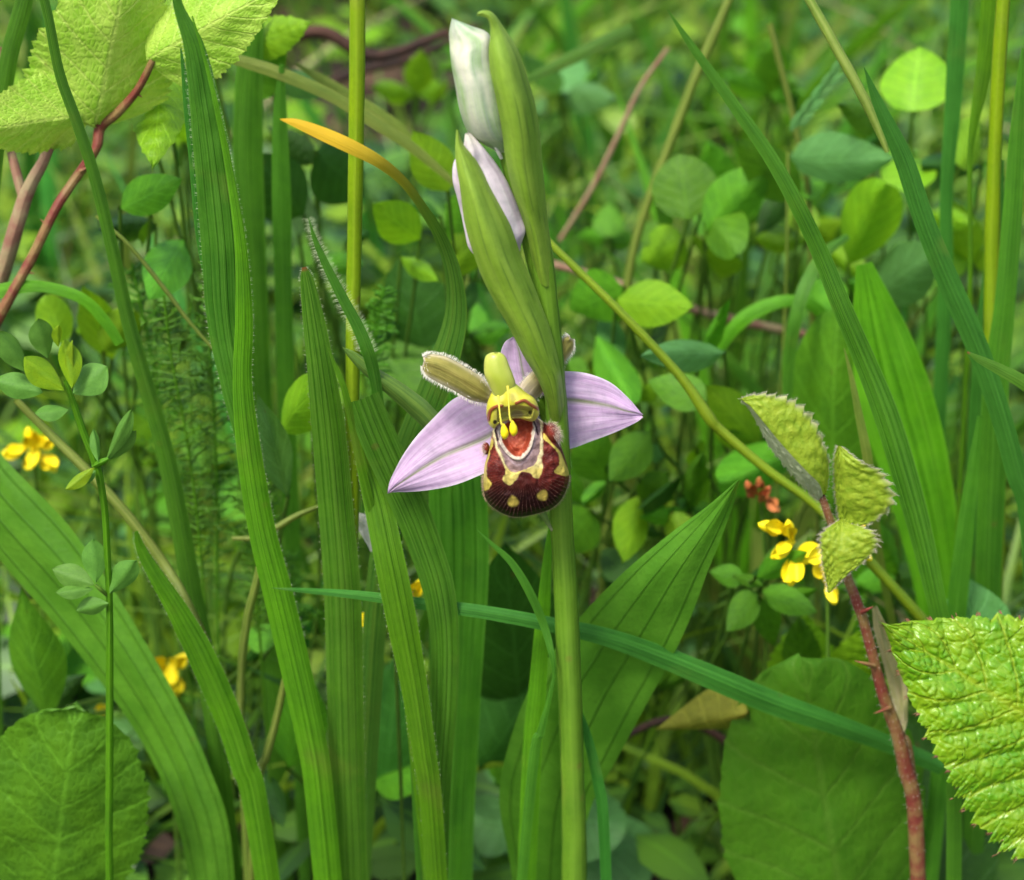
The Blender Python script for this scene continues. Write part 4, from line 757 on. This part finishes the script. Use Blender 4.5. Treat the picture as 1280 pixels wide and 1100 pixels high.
# ------------------------------------------------------------------ named background leaves (soft focus)
def where(p):
    d = Vector(p)-CAM; z = max(1, d.dot(FWD)); return where_px(640+FPX*d.x/z, 550-FPX*d.dot(UP)/z)
def where_px(px, py):
    c = ('beyond the left border' if px < 0 else 'near the left border' if px < 120 else 'left of the folded leaf' if px < 270 else 'behind the folded leaf' if px < 380 else 'behind the round stalk' if px < 500 else 'left of the orchid' if px < 640 else
         'just right of the orchid' if px < 760 else 'right of the sepals' if px < 880 else 'left of the arching grass' if px < 1000 else 'behind the arching grass' if px < 1110 else 'near the right border' if px < 1280 else 'beyond the right border')
    r = 'at the very top' if py < 60 else 'in the top quarter' if py < 200 else 'at bud height' if py < 380 else 'at flower height' if py < 620 else 'low down' if py < 850 else 'at the bottom'
    return c+', '+r
def bgplant(label, cat, Y, leaves, nm='leafy_plant', group=None):
    xs_ = [a[0] for a in leaves]; ymx = max(a[1] for a in leaves); cx = sum(xs_)/len(xs_)
    base = P(cx, ymx+60, Y+34); base.z = 0; t = thing(nm, label, cat, base, group)
    ex = []
    if len(leaves) > 1:
        for (bx, by, tx, ty, w, kind, shade, rl) in leaves:
            a = R.uniform(0, 6.28); L_ = R.uniform(.45, .8)*math.hypot(tx-bx, ty-by); x0, y0_ = bx+R.uniform(-40, 40), by+R.uniform(-35, 35)
            ex.append((x0, y0_, x0+cos(a)*L_, y0_+sin(a)*L_, w*.5*R.uniform(.8, 1.2), R.choice(['lance', 'toothed', 'toothed', kind]), R.choice([shade, 'mid', 'dark']), R.uniform(-40, 40)))
    ne = len(leaves)
    for k_, (bx, by, tx, ty, w, kind, shade, rl) in enumerate(leaves+ex):
        rl += R.uniform(-22, 22)
        y0 = Y+R.uniform(-5, 5)+(8 if k_ >= ne else 0); b = P(bx, by, y0)
        put('leaf', UL.get((kind, shade)) or UL['toothed', 'mid'], pleaf(bx, by, y0, tx, ty, y0+R.uniform(-22, 10), w, rl), t)
        mid = (b+base)/2+Vector((R.uniform(-9, 9), 14+R.uniform(0, 8), b.z*R.uniform(-.1, .15))); mw = .7
        part('leaf_stalk', tube([[b.x, b.y, b.z, mw], [mid.x, mid.y, mid.z, mw], [base.x, base.y, -1, mw]], n=10, k=6, world=True), M['stemlt'], t)
    return t
bgplant('bright round yellow green leaf near the upper right corner', 'plant', 95, [(1140, 140, 1148, 52, 92, 'round', 'light', 0), (1155, 235, 1110, 180, 70, 'ovate', 'light', 10), (1200, 210, 1235, 150, 60, 'round', 'light', 20)])
bgplant('grey green pointed leaf behind the arching grass', 'plant', 95, [(985, 200, 1104, 204, 66, 'ovate', 'grey', 0), (1000, 250, 940, 190, 60, 'ovate', 'mid', 0)])
bgplant('cluster of rounded leaves right of the buds', 'plant', 88, [(860, 275, 850, 195, 84, 'round', 'mid', 0), (885, 290, 960, 225, 70, 'round', 'mid', 15), (880, 300, 890, 362, 72, 'round', 'light', 20), (855, 300, 790, 330, 60, 'round', 'light', 10), (880, 250, 905, 300, 60, 'round', 'mid', 0)])
bgplant('bright leaves behind the flower, right of the slanting bract', 'plant', 75, [(780, 360, 700, 395, 75, 'ovate', 'mid', 0), (770, 375, 850, 380, 60, 'ovate', 'light', 10), (745, 420, 775, 470, 50, 'round', 'mid', 10)])
bgplant('small rounded leaves right of the right sepal', 'plant', 60, [(905, 440, 828, 436, 42, 'ovate', 'grey', 0), (885, 500, 806, 474, 48, 'ovate', 'mid', 0), (950, 560, 905, 495, 62, 'ovate', 'light', 0), (870, 560, 890, 590, 34, 'round', 'light', 0), (815, 540, 780, 580, 50, 'ovate', 'mid', 0)])
bgplant('large soft dark green leaf left of the arching grass', 'plant', 66, [(1040, 640, 1035, 430, 130, 'round', 'mid', 0), (1000, 560, 935, 590, 60, 'round', 'mid', 10)])
bgplant('rounded leaves under the arching grass at mid height', 'plant', 90, [(1060, 330, 1090, 265, 72, 'round', 'light', 0), (1090, 370, 1150, 320, 74, 'ovate', 'grey', 0), (1050, 380, 1010, 340, 50, 'round', 'mid', 0), (1085, 390, 1100, 445, 60, 'round', 'mid', 0)])
bgplant('yellowish leaves between the round stalk and the bracts', 'plant', 70, [(525, 300, 480, 265, 55, 'ovate', 'light', 0), (560, 240, 520, 170, 56, 'ovate', 'light', 0), (590, 240, 560, 330, 60, 'ovate', 'mid', 0), (560, 345, 600, 290, 50, 'round', 'light', 0)])
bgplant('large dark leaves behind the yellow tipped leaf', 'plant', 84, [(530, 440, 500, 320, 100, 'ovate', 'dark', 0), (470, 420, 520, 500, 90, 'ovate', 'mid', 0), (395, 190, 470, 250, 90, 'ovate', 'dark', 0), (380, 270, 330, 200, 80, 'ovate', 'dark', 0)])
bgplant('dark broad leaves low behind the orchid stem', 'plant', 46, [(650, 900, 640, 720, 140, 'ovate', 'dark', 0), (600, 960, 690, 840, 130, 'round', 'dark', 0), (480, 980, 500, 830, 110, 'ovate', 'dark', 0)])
bgplant('paired oval leaflets below the yellow flowers', 'plant', 34, [(948, 740, 914, 786, 40, 'ovate', 'mid', 0), (952, 738, 1012, 764, 36, 'ovate', 'mid', 0), (950, 748, 970, 824, 40, 'ovate', 'mid', 0), (945, 722, 990, 706, 32, 'ovate', 'mid', 0), (930, 724, 885, 716, 30, 'ovate', 'mid', 0)])
bgplant('bright toothed leaf low left of the red stem', 'plant', 40, [(1000, 880, 1010, 780, 82, 'toothed', 'light', 0), (1060, 870, 1072, 800, 62, 'toothed', 'light', 0), (1020, 890, 975, 850, 50, 'toothed', 'mid', 0)])
bgplant('large flat green leaf under the bramble stem', 'plant', 30, [(1060, 1200, 1022, 872, 250, 'crenate', 'dull', 0), (1190, 1180, 1130, 900, 160, 'ovate', 'dark', 0)])
bgplant('withered yellow brown leaf lying low right of the stem', 'plant', 22, [(935, 890, 805, 920, 60, 'ovate', 'brown', 0)])
bgplant('light hanging leaf under the top left bramble', 'plant', 50, [(205, 80, 190, 190, 66, 'toothed', 'light', 0), (150, 260, 215, 230, 50, 'ovate', 'mid', 0)])
bgplant('soft yellow green leaflets left of the folded leaf', 'plant', 60, [(140, 450, 110, 380, 50, 'ovate', 'light', 0), (130, 440, 165, 400, 50, 'round', 'light', 0), (80, 430, 60, 375, 45, 'round', 'light', 0), (230, 300, 200, 350, 60, 'ovate', 'mid', 0)])
bgplant('bright leaf tip near the top left of the dark hollow', 'plant', 80, [(300, 60, 375, 30, 50, 'toothed', 'light', 0), (300, 120, 345, 60, 60, 'ovate', 'mid', 0)])
bgplant('leaves low behind the flower, right of the stem', 'plant', 58, [(740, 640, 690, 700, 60, 'ovate', 'mid', 0), (800, 620, 790, 680, 46, 'ovate', 'light', 0), (800, 600, 850, 630, 44, 'round', 'mid', 0), (760, 600, 740, 560, 60, 'round', 'mid', 0), (840, 640, 860, 690, 40, 'round', 'light', 0), (790, 720, 750, 680, 50, 'ovate', 'dark', 0)])
bgplant('pale leaf end at the lower right above the bramble leaf', 'plant', 26, [(1235, 830, 1200, 720, 90, 'lance', 'grey', 0)])
bgplant('dark low leaves between the lower left grass bases', 'plant', 36, [(60, 900, 20, 760, 70, 'lance', 'mid', 0), (360, 960, 380, 880, 70, 'ovate', 'mid', 0), (345, 800, 300, 790, 40, 'ovate', 'mid', 0), (350, 540, 390, 480, 60, 'ovate', 'light', 0), (360, 620, 335, 520, 46, 'lance', 'grey', 0)])
for i, (x, y, Y, sz, sh) in enumerate([(905, 250, 130, 58, 'mid'), (1010, 300, 115, 52, 'light'), (790, 500, 80, 40, 'light'), (860, 640, 66, 40, 'mid'), (700, 120, 190, 60, 'grey'), (960, 120, 170, 50, 'mid'), (1215, 330, 110, 60, 'light'), (590, 420, 95, 46, 'mid'), (1120, 720, 60, 50, 'mid'), (400, 330, 110, 44, 'mid'), (230, 180, 110, 46, 'light'), (820, 860, 60, 36, 'mid'), (760, 300, 140, 46, 'mid'), (520, 120, 170, 44, 'light'), (180, 560, 80, 40, 'light'), (1090, 200, 160, 44, 'mid')]):
    L3 = []
    for k in range(3):
        a = radians(90+(k-1)*72+R.uniform(-25, 25)); f = 1.15 if k == 1 else .9
        L3.append((x+cos(a)*4, y-sin(a)*4, x+cos(a)*sz*f, y-sin(a)*sz*f, sz*.72*f, 'toothed', sh, R.uniform(-25, 25)))
    bgplant('three part toothed leaf spray, %s, %s' % ({'light': 'yellow green', 'mid': 'mid green', 'grey': 'grey green'}[sh], where_px(x, y)), 'plant', Y, L3)
# pale seed head
t = thing('seed_head', 'pale buff grass seed head near the top right', 'grass', (P(975, 600, 80).x, 84, 0))
part('stem', tube([(985, 190, 80, 5), (984, 300, 80, 5), (980, 420, 82, 5)], n=20, k=6), M['straw'], t)
for i in range(9):
    k = i/8; x, y = 988+k*50, 165-k*66; put('spikelet', UL['lance', 'grey'], pleaf(x, y, 80, x+14+(i % 2)*10, y-28+(i % 2)*12, 79, 11, 0), t)

# feathery fronds
def frond(label, pts, Y, w):
    gs = [tube([(x, y, Y, 4) for x, y in pts], n=30, k=6)]; a = catmull([list(P(x, y, Y)) for x, y in pts], 46)
    for i in range(1, 46):
        p = Vector(a[i]); tt = Vector(a[i]-a[i-1]).normalized(); N, s = frame_at(p, tt); L = w*S(640, 600, Y)*(sin(pi*(.12+.85*i/46)))
        for sg in (-1, 1):
            d = (s*sg-tt*R.uniform(-.2, 1.1)+N*R.uniform(-.8, .8)).normalized(); L *= R.uniform(.5, 1.2)
            gs.append(hairs_geo([(p, d)], L, .22, .1)); q = p+d*L*.4
            for kk in range(7):
                gs.append(hairs_geo([(p+d*L*R.uniform(.15, .8), (d+s*R.uniform(-1, 1)+tt*R.uniform(-1, 1)+N*R.uniform(-.6, .6)))], L*.30, .16, .3))
    for x in gs: x['c'] = None
    return single('feathery_herb', dict(merge(gs), base=gs[0]['base']), M['feather'], label, 'leaf', None)
frond('feathery leaf left of the folded blade', [(205, 370), (215, 450), (232, 540), (246, 640), (255, 740)], 40, 50)
frond('feathery leaf just beside the folded blade', [(262, 330), (262, 420), (268, 520), (272, 640), (272, 760)], 46, 48)
frond('upright feathery leaf behind the pale stalk', [(165, 330), (180, 400), (200, 500), (215, 600), (225, 700)], 60, 50)
frond('feathery leaf low between the folded blade and bleached stem', [(335, 560), (320, 640), (318, 720), (325, 800)], 38, 48)
frond('feathery leaf near the base of the red tipped blade', [(350, 690), (360, 760), (372, 830)], 44, 44)
frond('feathery leaf behind the hairy blade', [(480, 360), (470, 420), (466, 500)], 50, 34)

# ------------------------------------------------------------------ twigs, random grasses and undergrowth
for lab, pth, mt in (('dead reddish brown twig in the dark hollow, top', [(330, 60, 150, 14), (400, 40, 150, 18), (470, 70, 150, 16), (560, 40, 155, 10)], 'brown'),
                     ('rusty dead stem below the first twig, top', [(380, 120, 190, 9), (440, 92, 190, 12), (520, 70, 190, 11), (600, 30, 190, 6)], 'brown'),
                     ('long brown runner behind the right sepal', [(690, 330, 110, 9), (760, 350, 108, 10), (860, 385, 106, 11), (940, 405, 104, 12), (1040, 425, 104, 10)], 'pinkstem'),
                     ('brown twig low at the right of the stem', [(760, 930, 50, 8), (850, 900, 50, 10), (960, 960, 50, 10)], 'brown')):
    single('dead_twig', tube(pth, n=40, k=8, root=False, lump=.25), M[mt], lab, 'twig')

def rnd_blade(i):
    Y = R.uniform(75, 560); hw = (Y+265)*.24; x = R.uniform(-hw, hw); h = R.uniform(50, 105)*(1+Y/1400)
    if abs(x+20) < 60 and Y < 200 and x < 0: h *= .6
    lean = R.uniform(-.6, .6); w = R.uniform(2.0, 5.0); pts = []; tw = R.uniform(-70, 70); bend = R.uniform(-30, 30); ly = R.uniform(-.35, .35)
    for k in range(6):
        s = 1-k/5; pts.append([x+lean*h*s*s+bend*s*s*s*.4, Y+ly*h*s*s, h*(s-.22*abs(lean)*s**3), w*(1-s**2.2)+.15, tw*s])
    return pts
def ribbon_world(p5, n=14, m=3, fold=.3):
    a = catmull(p5, n); g = geo()
    for i in range(n+1):
        p = Vector(a[i, :3]); t = Vector(a[min(i+1, n), :3]-a[max(i-1, 0), :3]).normalized(); N, s = frame_at(p, t, radians(a[i, 4])); hw = max(.05, a[i, 3]/2)
        for j in range(m+1):
            u = -1+2*j/m; g['v'].append(tuple(p+s*u*hw-N*fold*abs(u)*hw)); g['uv'].append((.5+u/2, i/n))
    grid_faces(g, n, m); g['base'] = Vector(a[-1, :3]); return g
GAPS = [(415, 70, 150, 75), (480, 130, 90, 60), (520, 60, 60, 60), (330, 20, 60, 30), (735, 690, 60, 45), (925, 390, 60, 40), (900, 950, 90, 45), (440, 880, 35, 80), (700, 215, 40, 30), (975, 20, 60, 30), (160, 680, 30, 50), (770, 620, 40, 25), (120, 250, 40, 30), (1230, 500, 30, 40), (430, 420, 40, 50), (870, 160, 50, 25), (640, 800, 60, 40), (60, 820, 60, 50), (560, 60, 60, 40)]
def gap(p):
    d = Vector(p)-CAM; z = max(1, d.dot(FWD)); px = 640+FPX*d.x/z; py = 550-FPX*d.dot(UP)/z
    return any(((px-a)/c)**2+((py-b)/e)**2 < 1 for a, b, c, e in GAPS)
GL = {'grass': 'mid green', 'bright': 'bright green', 'blue': 'bluish green', 'straw': 'pale straw coloured'}
TUSED = set()
for i in range(56):
    for _try in range(60):
        mt = R.choice(['grass', 'grass', 'bright', 'blue', 'blue', 'grass', 'bright', 'straw']); bl = [rnd_blade(i)]
        sx = 'narrow' if bl[0][0][2] > 95 else 'short'; lab = '%s tuft of %s grass %s' % (sx, GL[mt], where(bl[0][2][:3]))
        if not (gap(bl[0][3][:3]) or gap(bl[0][1][:3]) or gap(bl[0][4][:3])) and lab not in TUSED: break
    TUSED.add(lab)
    bx, by = bl[0][-1][0], bl[0][-1][1]; pass
    for _ in range(R.randint(2, 3)):
        q = rnd_blade(i); dx, dy = bx-q[-1][0]+R.uniform(-4, 4), by-q[-1][1]+R.uniform(-4, 4); bl.append([[a[0]+dx, a[1]+dy]+a[2:] for a in q])
    t = thing('grass_tuft', lab, 'grass tuft', (bx, by, 0), 'grass tufts in the undergrowth')
    for q in bl: part('blade', ribbon_world(q), M[mt], t)

PL = {'light': 'yellow green', 'mid': 'mid green', 'dark': 'dark green', 'grey': 'greyish'}; KD = {'round': 'round leaved', 'ovate': 'oval leaved', 'toothed': 'toothed', 'lance': 'narrow leaved'}
stalk_me = mesh_of('undergrowth_stalk', tube([[0, 0, 1, .028, 0], [.05, .02, .5, .03, 0], [0, 0, 0, .03, 0]], n=6, k=5, world=True), M['stemlt'], unit=True)
USED = {}
def undergrowth_plant(x, y, h, sz):
    sh = R.choice(['light', 'mid', 'mid', 'dark', 'grey', 'light']); kd = R.choice(['round', 'ovate', 'toothed', 'toothed', 'lance'])
    lb = '%s %s plant %s' % (PL[sh], KD[kd], where((x, y, h*.8)))
    if lb in USED and USED[lb] < 40: USED[lb] += 1; return False
    USED[lb] = 1
    t = thing('leafy_plant', lb, 'plant', (x, y, 0), 'leafy plants in the undergrowth')
    put('stem', stalk_me, Matrix.Translation((x, y, 0))@Matrix.Diagonal((h*.8, h*.8, h, 1)), t)
    nL = R.randint(5, 9); a0 = R.random()*6.28
    for k in range(nL):
        z = h*(.35+.65*(k+1)/nL); a = a0+k*2.4; L = sz*R.uniform(.45, 1.05)
        b = Vector((x, y, z)); d = Vector((cos(a), sin(a), R.uniform(-.1, .55))).normalized(); b2 = b+d*L*.25
        yv = d; n = Vector((R.uniform(-.3, .3), -.35+R.uniform(-.3, .3), 1)); n = (n-yv*n.dot(yv)).normalized(); xv = yv.cross(n)
        put('leaf', UL[kd, sh], Matrix.Translation(b2)@Matrix((xv, yv, n)).transposed().to_4x4()@Matrix.Diagonal((L*(.55 if kd == 'lance' else .8 if kd != 'round' else 1.0), L, L, 1)), t)
k = 0
while k < 170:
    Y = 60+R.random()**.8*600; hw = (Y+265)*.25; x = R.uniform(-hw, hw); h = R.uniform(14, 46)
    px = 640+FPX*x/((Vector((x, Y, h))-CAM).dot(FWD)); 
    dc = (Vector((x, Y, h))-CAM); py = 550-FPX*dc.dot(UP)/dc.dot(FWD)
    if (gap((x, Y, h*.8)) or gap((x, Y, h*.2))) and R.random() < .97: continue
    k += 0 if undergrowth_plant(x, Y, h, R.uniform(11, 24)) is False else 1

def scatter_mass(name, count, prof_key, mat, zmin, zmax, smin, smax, region, upb=.9, kind='stuff'):
    g = geo(); n, m = 4, 2
    pf = {'ovate': ovate, 'lance': lance, 'round': rounded}[prof_key]
    for _ in range(count):
        x = R.uniform(region[0], region[1]); y = R.uniform(region[2], region[3]); z = R.uniform(zmin, zmax)*(.5+.9*max(0, .5+noise.noise(Vector((x*.012, y*.012, 7)))))
        z *= (1 if y > 200 or name == 'leaf_litter' else .6)
        if name != 'leaf_litter' and (gap((x, y, z)) or gap((x, y, z*.3))) and R.random() < .97: continue
        L = R.uniform(smin, smax); a = R.random()*6.28; d = Vector((cos(a), sin(a), R.uniform(-.3, .5))).normalized()
        nn = Vector((R.uniform(-.5, .5), R.uniform(-.7, .4), upb)); nn = (nn-d*nn.dot(d)).normalized(); s = d.cross(nn); b = len(g['v']); o = Vector((x, y, z)); cv = R.uniform(.1, .35)
        for i in range(n+1):
            t = i/n; w = pf(t)*.33*L*(1.4 if prof_key == 'round' else 1)
            for j in range(m+1):
                u = j-1; g['v'].append(tuple(o+d*(L*t)+s*(u*w)+nn*(-cv*L*t*t-.12*abs(u)*w))); g['uv'].append((.5+u/2, t))
        grid_faces(g, n, m, b)
    ob = bpy.data.objects.new(name, mesh_of(name, g, mat)); COL.objects.link(ob); ob['kind'] = kind; return ob
def cheapmat(name, c1, c2, c3, trans=.3, rough=.5):
    t = NT(name); tc = t.n('TexCoord'); n1 = t.noise(tc.outputs['Object'], 55, 2); geo_ = t.n('NewGeometry')
    b = t.mix(geo_.outputs['Random Per Island'], c1, c2); b = t.mix(t.ss(n1, .45, .65), b, c3)
    uvn = t.n('SeparateXYZ'); t.t.links.new(tc.outputs['UV'], uvn.inputs[0]); U = t.math('ABSOLUTE', t.math('MULTIPLY_ADD', uvn.outputs[0], 2, -1))
    b = t.mix(t.math('MULTIPLY', t.ss(U, .14, 0), .4), b, tuple(min(1, x*1.6) for x in c2))
    pb = t.n('BsdfPrincipled'); t.set(pb.inputs['Base Color'], b); pb.inputs['Roughness'].default_value = rough
    tb = t.n('BsdfTranslucent'); t.set(tb.inputs[0], t.mix(1, b, (1.3, 1.2, .6), 'MULTIPLY')); mx = t.n('MixShader'); mx.inputs[0].default_value = trans
    t.t.links.new(pb.outputs[0], mx.inputs[1]); t.t.links.new(tb.outputs[0], mx.inputs[2]); t.t.links.new(mx.outputs[0], t.out.inputs[0]); return t.m
mg = cheapmat('ground_cover', (.014, .055, .006), (.10, .25, .016), (.030, .105, .022))
ml = cheapmat('ground_cover_light', (.09, .22, .012), (.22, .36, .016), (.05, .15, .015), .4)
mlit = cheapmat('leaf_litter', (.025, .013, .007), (.10, .055, .028), (.05, .030, .014), .05, .8)
o = scatter_mass('ground_cover', 9000, 'ovate', mg, 3, 52, 7, 19, (-460, 460, 70, 950)); o['label'] = 'dense low green leaves covering the soil'
o = scatter_mass('ground_cover_light', 4200, 'ovate', ml, 12, 64, 5, 14, (-440, 440, 75, 900)); o['label'] = 'small yellow green leaves scattered through the undergrowth'
o = scatter_mass('ground_cover', 1300, 'ovate', mg, 14, 50, 9, 21, (-260, 260, 50, 330)); o['label'] = 'broader green leaves in the nearer undergrowth'
o = scatter_mass('ground_cover', 900, 'ovate', mg, 2, 10, 6, 14, (-520, 520, -260, 50)); o['label'] = 'sparse low leaves in front of the orchid'
o = scatter_mass('leaf_litter', 2600, 'lance', mlit, 1, 7, 10, 30, (-520, 520, -200, 1100), 1.4); o['label'] = 'brown dead leaves lying on the soil'
# fine background grass that reads as a mass
for nm_, cnt, mm_ in (('fine_grass', 1500, mg), ('fine_grass_light', 2400, ml), ('fine_grass_dry', 160, cheapmat('dry_grass', (.20, .17, .06), (.32, .28, .12), (.16, .18, .05), .2))):
    gs = []
    for i in range(cnt):
        Y = 60+R.random()*900; x = R.uniform(-1, 1)*(Y+265)*.30; h = R.uniform(25, 85)*(1+Y/1500); ln = R.uniform(-1.1, 1.1); w = R.uniform(.8, 2.6); tw = R.uniform(-80, 80); b2 = R.uniform(-.6, .6)
        if (gap((x+ln*h*.4, Y, h*.6)) or gap((x+ln*h*.8, Y, h*.9)) or gap((x, Y, h*.3))) and R.random() < .93: continue
        gs.append(ribbon_world([[x+ln*h*s_*s_+b2*h*s_**3, Y+b2*h*s_*s_, h*(s_-.25*s_**3*abs(ln)), w*(1-s_*s_)+.1, tw] for s_ in (1, .75, .5, .25, 0)], n=8, m=2))
    o = bpy.data.objects.new(nm_, mesh_of(nm_, merge(gs), mm_)); COL.objects.link(o); o['kind'] = 'stuff'; o['label'] = 'thin %s grass tangled through the undergrowth' % ('dry straw coloured' if 'dry' in nm_ else 'pale green' if 'light' in nm_ else 'dark green')
